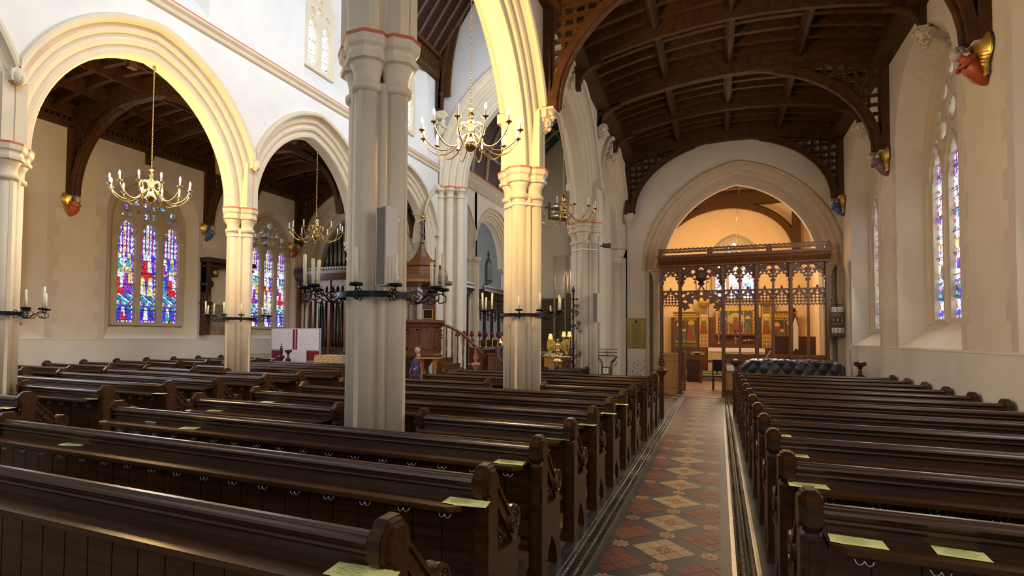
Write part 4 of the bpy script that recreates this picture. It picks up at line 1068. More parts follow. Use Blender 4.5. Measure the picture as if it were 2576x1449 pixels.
for x in (-.58, 1.78):
    m = MB(); m.box(x-.20, x+.20, -.10, 0, 0, 3.05); m.build('pier', WDR, rer)
    def pier(u, v):
        if abs(u) > .135: return 3
        if v < .45: return (3, 1, 6)[int(hyp((u*7) % 1-.5, (v*6) % 1-.5)*5) % 3]
        if v > 1.40: return (3, 1, 2)[int(hyp((u*8) % 1-.5, (v*7) % 1-.5)*5) % 3]
        return 3 if abs(u) > .11 else 6 if v > 1.3 else 3
    board('painted_saint_panel', x, 1.28, .34, 1.72, figs([(0, .55, .72, 1, 1)], pier, 1), -.11, .014)
    m = MB(); m.lathe([(.18,3.0),(.22,3.05),(.26,3.12),(.28,3.16),(.28,3.22),(.2,3.24)], (x,-.02,0), 8, ph=.5, sm=False)
    for k in range(10): m.sph((x+.25*cos(k*pi/5), -.02+.15*sin(k*pi/5), 3.27), .035, 6, 4)
    m.build('gilt_capital', GLD, rer)
for x, w in ((-1.30, .95), (2.42, .85)):
    def wing(u, v):
        if abs(abs(u)-w/2) < .035 or abs(u) < .025: return 2
        if v > .98: return 3 if (v-.98) < .20*abs(((u/.12) % 1)-.5)*2+.05 else 2
        if v < .10: return 3 if int(u*20) % 2 else 2
        return 5
    board('painted_scene_panel', x, 1.45, w, 1.2, figs([(-.27, .12, .75, 0, 1), (.22, .10, .86, 1, 1), (-.08, .1, .5, 2, 0)], wing, 1), res=.016)
    m = MB(); m.box(x-w/2-.04, x+w/2+.04, -.12, 0, 2.55, 2.62)
    for i in range(12): m.sph((x-w/2+.04+i*w/11.5, -.08, 2.66), .038, 6, 4); m.sph((x-w/2+.04+i*w/11.5, -.10, 2.52), .03, 6, 4)
    m.prism([(-.16, 2.78), (-.12, 2.72), (0, 2.70), (0, 2.80)], 'x', x-w/2-.04, x+w/2+.04); m.build('gilt_cresting', GLD, rer)
    def low(u, v): return 3 if (abs(abs(u)-w/2) < .03 or abs(u) < .02 or v > .24) else 5
    board('lower_panel', x, .55, w, .85, lambda u, v: 2 if (abs(abs(u)-w/2) < .03 or abs(u) < .03 or v > .74) else 5, res=.03)
m = MB(); m.box(-.10, 1.42, -.30, 0, 1.30, 1.42); m.box(-.18, 1.50, -.5, 0, 1.18, 1.32); m.box(-.10, 1.42, -.02, .02, 1.40, 1.86); m.box(-.1, 1.4, -.26, 0, 1.78, 1.84); m.build('gradine_shelf', WDR, rer)
m = MB(); m.box(-.12, -.02, -.06, 0, 1.84, 2.86); m.box(1.30, 1.40, -.06, 0, 1.84, 2.86); m.box(-.12, 1.42, -.06, 0, 2.82, 2.92)
for i in range(16): m.sph((-.08+i*.096, -.04, 2.98), .035, 6, 4)
m.build('gilt_frame', GLD, rer)
# altar and cloth
alt = thing('chapel_altar', 'chapel altar under a patterned gold and white frontal', 'altar', (.62, 26.1, .30))
m = MB(); m.box(-.95, .95, -.3, .35, 0, .94); m.build('table', WDR, alt)
def front(u, v):
    if v > .80: return 6
    return 3 if hyp((u/.085) % 1-.5, (v/.085) % 1-.5) < .27 else 6
cl = thing('altar_cloth', 'white and gold cloth draped over the chapel altar', 'cloth', (.62, 26.1, .30))
paint('frontal', front, 2.02, .93, .0125, None).build('frontal', pm, cl, (0, -.33, .02))
m = MB(); m.box(-1.01, 1.01, -.35, .36, .945, .965); m.box(-1.01, 1.01, -.352, -.345, .82, .95); m.box(-1.02, -1.01, -.33, .36, .05, .95); m.build('fair_linen', WHT, cl)
def cross(name, x, y, z, h, mt, label):
    m = MB(); m.lathe([(.05,0),(.05,.015),(.02,.03),(.012,.06)], (0,0,0), 10); m.box(-.012,.012,-.008,.008,.05,h); m.box(-h*.28,h*.28,-.008,.008,h*.68,h*.68+.025)
    return tag(m.build(name, mt, None, (x, y, z)), label, 'cross')
cross('altar_cross', .64, 26.95, 1.425, .30, BRS, 'small brass cross standing on the shelf above the altar')
def flowers(label, p, sc=1.0):
    t = thing('flower_arrangement', label, 'flowers', p); m = MB(); rd = random.Random(int(p[0]*100))
    for i in range(60):
        a, r = rd.uniform(0, 6.28), rd.uniform(0, .2)*sc; m.sph((r*cos(a)*1.3, r*sin(a)*.6, .04+rd.uniform(0, .16)*sc*(1-r/.3)), .022*sc, 5, 4, sc=(1.6,.5,.9))
    m.build('foliage', mat('dark_leaves', (.03,.07,.02), .6, var=.5), t)
    for c, n in (((.75,.25,.3), 7), ((.85,.75,.6), 7)):
        m = MB()
        for i in range(n): a, r = rd.uniform(0, 6.28), rd.uniform(0, .15)*sc; m.sph((r*cos(a)*1.3, r*sin(a)*.6-.03, .10+rd.uniform(0, .12)*sc), .026*sc, 7, 5)
        m.build('blooms', mat('petals', c, .6, var=.3, scale=20), t)
flowers('pink and cream flowers low on the altar shelf, right of the brass cross', (1.12, 26.95, 1.42))
def candlestick(label, p, h, lit=False):
    t = thing('altar_candlestick', label, 'candlestick', p); m = MB(); m.lathe([(.04,0),(.04,.01),(.012,.03),(.018,.08),(.01,.12),(.01,h-.03),(.028,h)], (0,0,0), 10); m.build('stick', BRS, t)
    m = MB(); m.lathe([(.010,h),(.010,h+.1)], (0,0,0), 8); m.build('candle', CND, t)
candlestick('brass candlestick at the left end of the altar shelf', (-.0, 26.78, 1.425), .28)
# chapel pendant lamp with glowing bulbs seen through the screen
t = thing('chapel_chandelier', 'chandelier in the chapel, its glowing bulbs seen through the screen tracery', 'chandelier', (.62, 24.0, 4.05))
m = MB(); m.tube([(0,0,.2),(.02,0,3.9)], .008, 6); m.build('chain', BRS, t)
m = MB(); m.lathe([(.02,.25),(.03,.2),(.02,.1),(.06,0),(.05,-.06),(.01,-.1)], (0,0,0), 12)
for k in range(6): a = k*pi/3+.3; m.tube([(.03*cos(a),.03*sin(a),0),(.16*cos(a),.16*sin(a),-.07),(.26*cos(a),.26*sin(a),.04)], .006, 6)
m.build('arms', BRS, t)
for k in range(6):
    a = k*pi/3+.3; m = MB(); m.sph((.26*cos(a), .26*sin(a), .12), .026, 8, 6, sc=(1,1,1.6)); m.build('bulb', BLB, t)
plight('chapel_lamp_light', (0, 0, .25), 230, (1, .68, .38), .25, t)
plight('chapel_altar_fill', (.6, 21.2, 6.6), 300, (1, .68, .38), .3)  # hidden warm point light added to brighten the chapel, no fixture
plight('chapel_sanctuary_fill', (-1.6, 24.6, 4.6), 90, (1, .68, .38), .2)  # another unseen chapel fill, added without a lamp body
# rail, stall and chair inside the chapel
t = thing('chapel_rail', 'low dark oak rail across the chapel doorway view', 'rail', (-.60, 23.2, 0)); m = MB(); m.box(-.05,1.6,-.05,.05,.78,.86); m.box(-.05,.05,-.04,.04,0,.8); m.box(1.2,1.28,-.04,.04,0,.8); m.box(.5,.56,-.03,.03,.3,.8); m.build('frame', WDR, t)
t = thing('reading_desk', 'small sloped reading desk with a white book behind the screen', 'desk', (-.75, 23.9, 0)); m = MB(); m.box(-.35,.1,-.2,.2,0,.85); m.prism([(-.25,.98),(.22,1.1),(.22,1.14),(-.25,1.02)], 'x', -.22, .25); m.build('desk', WD, t)
m = MB(); m.box(-.1,.1,-.12,.1,1.10,1.13); m.build('book', WHT, t)
t = thing('chapel_chair', 'dark slender chair just inside the screen doorway, right side', 'chair', (.02, 20.2, 0))
m = MB()
for x in (-.2,.2):
    m.box(x-.018,x+.018,-.018,.018,0,.98)
m.build('back_leg', WD, t); m = MB(); m.box(-.2,.2,-.012,.012,.62,.98); m.build('backrest', mat('navy_cloth', (.015,.015,.06), .8, var=.2), t); m = MB(); m.box(-.22,.22,0,.40,.43,.47); m.build('seat', WD, t); m = MB(); m.box(-.2,-.165,.36,.395,0,.43); m.box(.165,.2,.36,.395,0,.43); m.build('front_leg', WD, t)
# statue niche on the right behind the screen
t = thing('draped_statue', 'tall dark canopied figure hung with white cloth, behind the right screen bay', 'statue', (2.45, 24.2, 0)); m = MB()
m.lathe([(.16,0),(.12,.5),(.11,1.2),(.14,1.25)], (0,0,0), 10); m.lathe([(.14,1.25),(.13,1.7),(.16,2.1),(.11,2.45),(.05,2.6)], (0,0,0), 14, sx=1, sy=.7); m.sph((0,0,2.7), .085, 10, 8); m.build('figure', WD, t)
m = MB(); m.prism([(-.13,1.35),(-.02,1.22),(.03,1.32),(.12,1.27),(.12,2.1),(.04,2.45),(-.04,2.2)], 'y', -.17, -.15); m.build('white_cloth', WHT, t)
m = MB(); m.box(1.9, 3.2, 24.8, 24.95, 0, 1.75); st(m.build('wall_panelling', WD))
# ---- piano under a quilted cover
pc = mat('black_quilted_nylon', (.016,.019,.025), .34, var=.2, scale=30)
t = thing('quilted_piano_cover', 'black quilted cover over a grand piano, behind the right pews', 'cover', (1.56, 16.3, 0)); m = MB(); v = []; f = []; NX, NZ = 150, 64
def prof_(u, w):               # u along x -1..1, w round the section 0..1
    x = u*1.05; e = max(0, abs(u)-.86)/.14; hgt = 1.12-.10*e*e-(.10*(1 if u < -.72 else 0)*(abs(u)-.72)/.28)
    dy = .62*(1-.25*e*e)
    if w < .45: t_ = w/.45; y, z = -dy-.05*(1-t_), .02+(hgt-.08)*t_
    elif w < .55: t_ = (w-.45)/.10; a = t_*pi/2; y, z = -dy+.08*(1-cos(a))*1, hgt-.06+.06*sin(a)
    else: t_ = (w-.55)/.45; y, z = -dy+.08+(2*dy-.08)*t_, hgt
    s_ = w*2.6; q = min(abs(((x*4.2+s_*2.4) % 1)-.5), abs(((x*4.2-s_*2.4) % 1)-.5))
    d = .030*sqrt(max(0, q*2))+.012*sin(x*9+w*17)
    return (x+.03*sin(w*9)*e, y-d*(w < .5), z+d*(w >= .45))
for j in range(NZ+1):
    for i in range(NX+1): v.append(prof_(-1+2*i/NX, j/NZ))
for j in range(NZ):
    for i in range(NX): a = j*(NX+1)+i; f.append((a, a+1, a+NX+2, a+NX+1))
m.add(v, f, 0, True)
m.prism([(v[i*(NX+1)][1], v[i*(NX+1)][2]) for i in range(NZ+1)]+[(.6, .02)], 'x', -1.055, -1.045); m.prism([(v[i*(NX+1)+NX][1], v[i*(NX+1)+NX][2]) for i in range(NZ+1)]+[(.6, .02)], 'x', 1.045, 1.055); m.build('cover', pc, t)
def fold(x0, x1): pass
o = MB(); o.box(-.16,.10,-.1,.1,0,.006); o.prism([(-.02,.01),(.0,.01),(.10,.19),(.08,.20)], 'y', -.03, .11)
tag(o.build('open_card', mat('card', (.5,.4,.3), .6, var=.1), None, (1.05, 16.05, 1.175)), 'small folded card standing on the quilted piano cover', 'card')
# ---- hymn board
hb = thing('hymn_board', 'dark wooden hymn board with white and black number cards', 'hymn board', (2.90, 18.58, 1.73))
m = MB(); m.box(-.145, .145, -.03, .03, 0, .80); m.box(-.16,.16,-.04,.03,-.02,.02); m.build('board', WD, hb)
m = MB(); m.box(-.13,.13,-.034,-.028,.03,.17); m.box(-.13,.13,-.034,-.028,.31,.45); m.box(-.13,.13,-.034,-.028,.52,.66); m.build('plain_slat', mat('mid_oak', (.20,.09,.03), .5, var=.2), hb)
def text(s, parent, loc, size, mt, ext=.002, rot=(pi/2, 0, 0), name='number', al='CENTER'):
    cu = bpy.data.curves.new(name, 'FONT'); cu.body = s; cu.size = size; cu.extrude = ext; cu.align_x = al
    o = bpy.data.objects.new(name, cu); COL.objects.link(o); bpy.context.view_layer.update()
    dg = bpy.context.evaluated_depsgraph_get(); me = bpy.data.meshes.new_from_object(o.evaluated_get(dg)); bpy.data.objects.remove(o)
    me.materials.clear(); me.materials.append(mt); q = bpy.data.objects.new(name, me); COL.objects.link(q); q.parent = parent; q.location = loc; q.rotation_euler = rot; return q
for i, (n, z, bgm, fg) in enumerate((('152', .675, WHT, BLK), ('142', .40, BLK, WHT), ('248', .13, WHT, BLK))):
    z = (.665, .385, .105)[i]; m = MB(); m.box(-.135, .135, -.040, -.034, z, z+.13); c_ = m.build('number_card', bgm, hb); text(' '.join(n), c_, (0, -.042, z+.022), .125, fg)
m = MB()
for x in (-.13, 0, .13): m.tube([(x, 0, .80), (x, 0, .98)], .006, 6); m.sph((x, 0, .99), .016, 6, 4, sc=(.7,.7,1.8))
m.tube([(-.13,0,.86),(.13,0,.86)], .006, 6); m.bar([(.05*cos(a), 0, .86+.05*sin(a)) for a in [i*pi/6 for i in range(12)]], .01, .01, (0,1,0), closed=True); m.build('iron_cresting', IRN, hb)
# ---- brass memorial plaque with an engraved border
pq = thing('brass_plaque', 'engraved brass memorial plaque on the wall left of the chapel arch', 'plaque', (-2.33, YE-.012, 1.32)); m = MB(); m.box(-.285,.285,-.008,.008,0,.94); m.build('plate', mat('tarnished_brass', (.42,.31,.09), .28, .9, var=.3, scale=12), pq)
m = MB(); m.bar([(-.25,-.009,.035),(.25,-.009,.035),(.25,-.009,.905),(-.25,-.009,.905)], .012, .004, (0,1,0), closed=True)
for i in range(22):
    w = .10+.06*((i*7) % 5)/5; m.box(-w, w, -.011, -.008, .78-i*.030, .789-i*.030)
m.lathe([(.045,0),(.045,.004)], (0,-.010,.83), 14, axis='y'); m.build('engraving', mat('engraved_lines', (.10,.06,.02), .5, var=.2), pq)
# ================================================================== CHANCEL
m = MB(); pl = pX(-8.8)
for h in (0, -.6): wall_face(m, pl, h, YN+.02, 28.2, 0, 8.0, [(19.1, 4.80, 1.92, 1.85, 0, .45), (23.6, 4.80, 1.92, 1.85, 0, .45)], n=16)
st(m.build('wall_chancel_north', PLN))
for cy in (19.1, 23.6):
    m = MB(); arch_mould(m, pX(-8.8), cy, 4.80, 1.92, 1.85, [(0,-.6),(0,-.34),(.03,-.30),(.09,-.28),(.12,-.24),(.19,-.2),(.23,-.14),(.30,-.12),(.34,-.06),(.40,-.04),(.45,.0),(.45,.05),(.51,.05),(.53,0)], 16, lim=2.246); st(m.build('trim_chancel_arcade', STC))
for cy, nm in ((21.35, 'pale stone pier between the two dark choir screens'), (25.85, 'stone pier at the far end of the choir arcade')):
    t = thing('choir_pier', nm, 'pillar', (-9.0, cy, 0)); m = MB()
    for dx, dy, r in ((.2,0,.15),(0,.22,.13),(0,-.22,.13),(-.2,0,.14)): m.lathe([(r+.06,0),(r+.05,.5),(r,.6),(r,4.55)], (dx,dy,0), 18)
    m.box(-.2,.2,-.2,.2,0,4.6); m.build('shaft', STC, t); m = MB()
    for dx, dy, r in ((.2,0,.15),(0,.22,.13),(0,-.22,.13),(-.2,0,.14)): m.lathe([(r,4.45),(r+.02,4.5),(r,4.53),(r+.05,4.66),(r+.07,4.70),(r+.07,4.80)], (dx,dy,0), 8, ph=.5, sm=False)
    m.build('capital', STC, t)
m = MB(); pr = [(0,7.42),(.06,7.46),(.10,7.52),(.08,7.58),(.16,7.68),(.20,7.80),(.24,7.84),(.24,7.95),(0,7.95)]
m.prism([(-8.8+a, z) for a, z in pr], 'y', YN+.9, 28.2, 0)
y = 19
while y < 28: m.box(-8.60, -8.56, y, y+.07, 7.95, 8.02, 1); y += .14
st(m.build('trim_chancel_cornice', [STC, RED]))
m = MB(); m.quad((-8.8,27.9,0),(-2.6,27.9,0),(-2.6,27.9,13),(-8.8,27.9,13)); m.box(-2.75,-2.6,YE,27.9,0,8); st(m.build('wall_chancel_east', PLN))
m = MB(); m.box(-8.75, -6.62, 27.75, 27.88, 0, 3.55); m.box(-6.62, -6.2, 27.6, 27.88, 0, 3.75); m.box(-4.2,-2.8,27.75,27.88,0,3.6)
gp = mat('dark_gilded_panelling', (.16,.12,.04), .4, .4, var=.85, scale=16); st(m.build('trim_apse_panelling', gp))
m = MB()
for i in range(40): m.sph((-8.7+i*.055, 27.72, 3.50+.05*(i % 2)), .03, 5, 4)
for x in (-7.25, -6.7, -6.5): m.lathe([(.05,0),(.05,5.4),(.09,5.5),(.1,5.6)], (x, 27.7, 0), 10)
st(m.build('trim_apse_shafts', STC))
window('window_31', 0, -1, 0, 1.1, 6.4, 1.2, 3.70, .50, (-.68, 0, .68), 6.1, .4, [(s*.35, 6.8, .15, 4, 0) for s in (-1, 1)]+[(0, 7.2, .12, 4, 0)], (1, 2, 0), 2.6, .55, th=.12, plf=(-5.45, 27.86, 0), res=.025)
# painted boarded ceiling with gilt ribs; blue with stars at the east end
cp = mat('purple_brown_boards', (.10,.055,.06), .6, var=.3, scale=2, stretch=(1,1,14)); cb_ = mat('blue_boards', (.008,.045,.10), .6, var=.3, scale=2); rb = mat('buff_ribs', (.50,.38,.20), .5, var=.2)
prof = [(-8.75, 8.0), (-8.62, 9.2), (-8.0, 10.5), (-7.0, 11.4), (-5.8, 11.7), (-4.6, 11.4), (-3.6, 10.5), (-2.95, 9.2), (-2.8, 8.0)]
m = MB()
for (a, b), (c, d) in zip(prof[:-1], prof[1:]):
    m.quad((a,YN+.9,b),(c,YN+.9,d),(c,24.6,d),(a,24.6,b), 0); m.quad((a,24.6,b),(c,24.6,d),(c,28,d),(a,28,b), 1)
st(m.build('ceiling_chancel', [cp, cb_]))
m = MB()
for y in (19.2, 20.7, 22.2, 23.7, 24.6, 25.6, 26.7, 27.8): m.tube([(a*.995-.02 if a > -5.8 else a+.03, y, b-.03) for a, b in prof], .065, 8)
for a, b in prof[1:-1]: m.tube([(a, YN+.9, b-.03), (a, 28, b-.03)], .05, 8)
for y in (19.2, 20.7, 22.2, 23.7, 25.6, 26.7):
    for a, b in prof[1:-1]: m.sph((a, y, b-.06), .13, 8, 5)
st(m.build('ceiling_chancel_ribs', rb))
m = MB()
for y in (25.1, 26.15, 27.2):
    for (a, b), (c, d) in zip(prof[:-1], prof[1:]):
        o = Vector(((a+c)/2, y, (b+d)/2-.04)); e = (Vector((c-a, 0, d-b))).normalized(); f_ = Vector((0,1,0))
        for k in range(4):
            t_ = e*cos(k*pi/4)+f_*sin(k*pi/4); R_ = .36 if k % 2 == 0 else .26; m.tube([tuple(o-t_*R_), tuple(o+t_*R_)], [.004,.004], 4)
            m.tube([tuple(o-t_*.1), tuple(o), tuple(o+t_*.1)], [.004,.02,.004], 4)
st(m.build('ceiling_stars', mat('silver_stars', (.7,.72,.7), .5, var=.1)))
# chapel wall beyond with memorial tablets
m = MB(); m.quad((-11.8,20.5,0),(-11.8,33,0),(-11.8,33,8),(-11.8,20.5,8)); m.quad((-15,20.5,0),(-9.4,20.5,0),(-9.4,20.5,8),(-15,20.5,8)); m.quad((-11.8,33,0),(-8.8,33,0),(-8.8,33,8),(-11.8,33,8)); m.quad((-15,YN,8),(-9.4,YN,8),(-9.4,20.5,8),(-15,20.5,8)); m.quad((-11.8,20.5,8),(-8.8,20.5,8),(-8.8,33,8),(-11.8,33,8)); st(m.build('wall_north_chapel', PL))
def tabl(label, px, py, w, h, kind):
    p = atX(px, py, -11.78); t = thing('memorial_tablet', label, 'memorial', (p.x, p.y, p.z-h/2)); m = MB()
    dk = mat('grey_marble', (.16,.15,.12), .4, var=.3)
    if kind == 0:
        m.prism([(x, z) for x, z in [(-w/2, 0), (w/2, 0)]+[(a, b) for a, b in reversed(gothic(0, h*.6, w/2, h*.4, 0, 6))]], 'x', 0, .08); m.build('surround', dk, t)
        m = MB(); m.prism([(x, z) for x, z in [(-w*.36, h*.1), (w*.36, h*.1)]+[(a, b) for a, b in reversed(gothic(0, h*.6, w*.36, h*.27, 0, 6))]], 'x', .08, .10); s_ = m.build('inscribed_slab', mat('cream_marble', (.62,.58,.48), .5, var=.1), t)
        m = MB()
        for i in range(7): m.box(.10, .103, -w*.24, w*.24, h*(.2+i*.06), h*(.215+i*.06))
        m.build('inscription', INK, s_); m = MB(); m.box(0,.05,-.03,.03,h,h*1.3); m.box(0,.05,-.12,.12,h*1.14,h*1.19); m.build('cross', dk, t)
    elif kind == 1:
        m.prism([(w/2*cos(a), h*.35+h*.65*sin(a)) for a in [pi*i/12 for i in range(13)]], 'x', 0, .08); m.build('arched_back', dk, t)
        m = MB(); m.box(0,.16,-w*.5,w*.5,0,h*.3); m.sph((.12,0,h*.6), w*.16, 8, 6); m.build('urn_and_shelf', PL, t)
    else:
        m.lathe([(w/2,0),(w/2,.06),(w*.38,.09),(w*.36,.05)], (0,0,h/2), 20, axis='x', sm=False); m.build('roundel', dk, t); m = MB(); m.lathe([(w*.36,.05),(w*.36,.055)], (0,0,h/2), 18, axis='x'); m.build('face', PL, t)
tabl('pointed stone memorial tablet topped by a small cross, seen through the choir arch', 1228, 680, .85, 1.35, 0)
tabl('round topped memorial with an urn, below the pointed tablet', 1224, 726, 1.1, .65, 1)
tabl('round memorial plaque seen through the nearer choir arch', 1152, 672, .8, .8, 2)
plight('north_chapel_daylight', (-10.3, 24, 6.5), 90, DAY, .5)
# parclose screens
def parclose(y0, y1, label):
    t = thing('choir_screen', label, 'screen', (-8.95, (y0+y1)/2, 0)); L = (y1-y0)/2
    m = MB(); m.prism([(-.12,3.22),(.10,3.22),(.16,3.30),(.30,3.44),(.34,3.50),(.34,3.58),(-.12,3.58)], 'y', -L, L)
    k = -L
    while k < L-.05: m.bar([(.30, k, 3.60),(.30, k+.05, 3.70),(.30, k+.10, 3.60)], .025, .03, (1,0,0)); k += .11
    m.box(.28,.32,-L,L,3.68,3.72); m.build('cornice', WD, t)
    n = 4
    for i in range(n+1):
        y = -L+2*L*i/n; m = MB(); m.box(-.05,.06,y-.045,y+.045,0,3.25); m.build('post', WD, t)
    for i in range(n):
        a, b = -L+2*L*i/n, -L+2*L*(i+1)/n; c, hw = (a+b)/2, (b-a)/2
        def fn(u, v):
            s = 1
            for g in (-.5, .5): s = min(s, -foil(u, v, c+g*hw, 3.05, .09, 4, .78), -cusped(u, v, c+g*hw, 2.55, hw*.45, .3, 0, .28))
            return s
        m = MB(); plate(m, fn, a, b, 2.3, 3.22, .022, pX(0), .05); m.box(-.03,.03,a,b,0,1.5); m.build('tracery', WD, t)
parclose(19.2, 20.85, 'dark carved choir screen left of the pale pier'); parclose(21.85, 25.35, 'dark carved choir screen right of the pale pier')
# choir stalls with red shaded lamps
def stall(label, x, y0, y1, z, face):
    t = thing('choir_stall', label, 'choir stall', (x, (y0+y1)/2, .15)); L = (y1-y0)/2; s = face
    m = MB(); m.prism([(s*-.20,z-.05),(s*.18,z-.10),(s*.18,z-.06),(s*-.20,z-.01)], 'y', -L, L); m.build('desk', mat('worn_grey_leather_top', (.20,.20,.26), .35, var=.3), t)
    m = MB(); m.box(min(s*.06,s*.10), max(s*.06,s*.10), -L, L, .1, z-.1); y = -L+.15
    while y < L-.1: m.bar([(s*.11, y, .2),(s*.11, y+.1, z-.2),(s*.11, y+.2, .2)], .03, .03, (1,0,0)); y += .3
    m.build('front_panel', WD, t); m = MB(); m.box(min(-s*.55,-s*.2), max(-s*.55,-s*.2), -L, L, .38, .44); m.build('seat', WD, t)
    for e in (-1, 1):
        m = MB(); m.box(-.28,.24, e*L-.04, e*L+.04, 0, z+.02); m.lathe([(.05,0),(.09,.06),(.05,.12),(.03,.16),(.07,.22),(.03,.30),(0,.34)], (-s*.16, e*L, z), 8); m.build('stall_end', WDR, t)
    return t
stall('back row choir stall by the dark screens with a line of red shaded lamps', -7.95, 19.5, 25.6, 1.10, 1)
stall('front choir stall with one lit lamp at its near end', -6.95, 19.3, 25.2, .88, 1)
p = atY(1436, 870, 21.5); t = thing('choir_desk', 'oak desk with a white cloth edge carrying three lit lamps, left of the iron cross', 'desk', (p.x, 21.5, .15)); m = MB(); m.box(-.5,.5,-.2,.2,0,1.08); m.build('body', WDR, t); m = MB(); m.box(-.52,.52,-.25,.25,1.08,1.12); m.build('cloth_top', WHT, t); m = MB(); m.box(-.5,.5,.22,.25,1.12,1.75); m.build('green_back', mat('green_curtain', (.03,.09,.02), .8, var=.3), t)
shade_r = mat('dark_red_shade', (.20,.012,.02), .7, var=.15); shade_l = mat('glowing_red_shade', (1,.30,.10), .7, emit=2.2); 
def lamp(label, p, lit, h=.42):
    t = thing('shaded_desk_lamp', label, 'lamp', p, 0, 'red shaded lamps on the choir stalls'); m = MB(); m.lathe([(.05,0),(.05,.015),(.016,.03),(.016,h)], (0,0,0), 8); m.build('stem', mat('lit_stem_brass', (.8,.42,.12), .4, .2, var=.1) if lit else BRS, t)  # lit lamps get a warmer stem, the glow put into its colour
    m = MB(); m.lathe([(.085,h-.03),(.05,h+.16)], (0,0,0), 12); m.lathe([(.05,h+.16),(.01,h+.161)], (0,0,0), 12); m.build('shade', shade_l if lit else shade_r, t)
    if lit: m = MB(); m.sph((0,0,h+.02), .03, 8, 6); m.build('bulb', BLB, t); plight('lamp_glow', (0,0,h+.05), 7, (1,.5,.2), .06, t)
for i, px in enumerate((1151, 1168, 1187, 1207, 1222, 1238, 1252, 1263)):
    p = atX(px, 850, -7.98); lamp('unlit red shaded lamp on the back choir stall, %s from the left' % ('first second third fourth fifth sixth seventh eighth'.split()[i]), (-7.98, p.y, 1.25), False)
for px, py, X, l in ((1210, 880, -6.98, 'lit lamp at the near end of the front choir stall'), (1268, 865, -6.98, 'lit lamp just left of the golden lit pillar')):
    p = atX(px, py, X); lamp(l, (X, max(19.4, p.y), 1.03), True)
for i, px in enumerate((1420, 1434, 1448)): q = atY(px, 865, 21.5); lamp('lit lamp on the choir desk left of the iron cross, %s of three' % ('left', 'middle', 'right')[i], (q.x, 21.4, 1.272), True)
p = atY(1391, 880, 19.5); t = thing('choir_desk', 'small oak desk with a lit lamp, behind the brass angel', 'desk', (p.x, 19.5, .15)); m = MB(); m.box(-.25,.25,-.2,.2,0,.8); m.prism([(-.25,.82),(.25,.90),(.25,.94),(-.25,.86)], 'x', -.3, .3); m.build('body', WDL, t)
lamp('lit lamp behind the brass angel lectern', (p.x-.1, 19.55, 1.10), True, .50)
# brass angel lectern
p = atY(1403, 900, 16.6); t = thing('brass_angel_lectern', 'polished brass winged angel lectern on a twisted column', 'lectern', (p.x, 16.6, 0)); m = MB()
m.lathe([(.24,0),(.24,.06),(.15,.12),(.06,.2),(.055,.25)], (0,0,0), 20); m.build('base', BRS, t)
m = MB()
for k in range(4): m.tube([(.035*cos(k*pi/2+z*9), .035*sin(k*pi/2+z*9), .22+z*.5) for z in [i/20 for i in range(21)]], .026, 6)
m.build('twisted_column', BRS, t)
m = MB(); m.lathe([(.05,.70),(.10,.73),(.12,.80),(.09,.85),(.13,.90),(.14,.97),(.10,1.02),(.12,1.06),(.13,1.12),(.07,1.17)], (0,0,0), 16)
for k in range(6): m.sph((.13*cos(k), .13*sin(k), .95), .035, 6, 4)
m.build('knop', BRS, t)
m = MB(); m.lathe([(.07,1.16),(.075,1.25),(.055,1.33),(.075,1.42),(.06,1.48),(.03,1.50)], (0,0,0), 14, sx=1, sy=.8); m.sph((.0,-.01,1.55), .045, 10, 8, sc=(.9,1,1.15))
m.tube([(-.06,0,1.44),(-.10,-.05,1.36),(-.04,-.09,1.32)], [.022,.018,.014], 7); m.tube([(.06,0,1.44),(.10,-.05,1.36),(.04,-.09,1.32)], [.022,.018,.014], 7); m.build('angel', BRS, t)
for s in (-1, 1):
    m = MB(); w = [(.04,1.44),(.14,1.56),(.26,1.60),(.33,1.52),(.34,1.36),(.30,1.20),(.24,1.12),(.20,1.22),(.12,1.28),(.05,1.32)]
    m.prism([(s*x, z) for x, z in w], 'y', .05, .075)
    for i in range(5): m.tube([(s*(.10+.04*i), .045, 1.50-.01*i), (s*(.16+.035*i), .045, 1.28-.015*i)], [.012,.006], 5)
    m.build('wing', GLD, t)
m = MB(); m.box(-.26,.26,-.05,.10,1.07,1.10, T=Matrix.Translation((.1,-.05,0))); m.build('book_rest', WHT, t)
# pale chair-like stools and short benches in front of the choir
for i, (px, py) in enumerate(((1385, 931), (1412, 925), (1436, 919))):
    q = atY(px, py, 12.75+.75*i); pew(q.x-.1, q.x+.6, q.y, ('nearest', 'middle', 'farthest')[i]+' of three short benches left of the hanging iron cross', 'short benches before the choir')
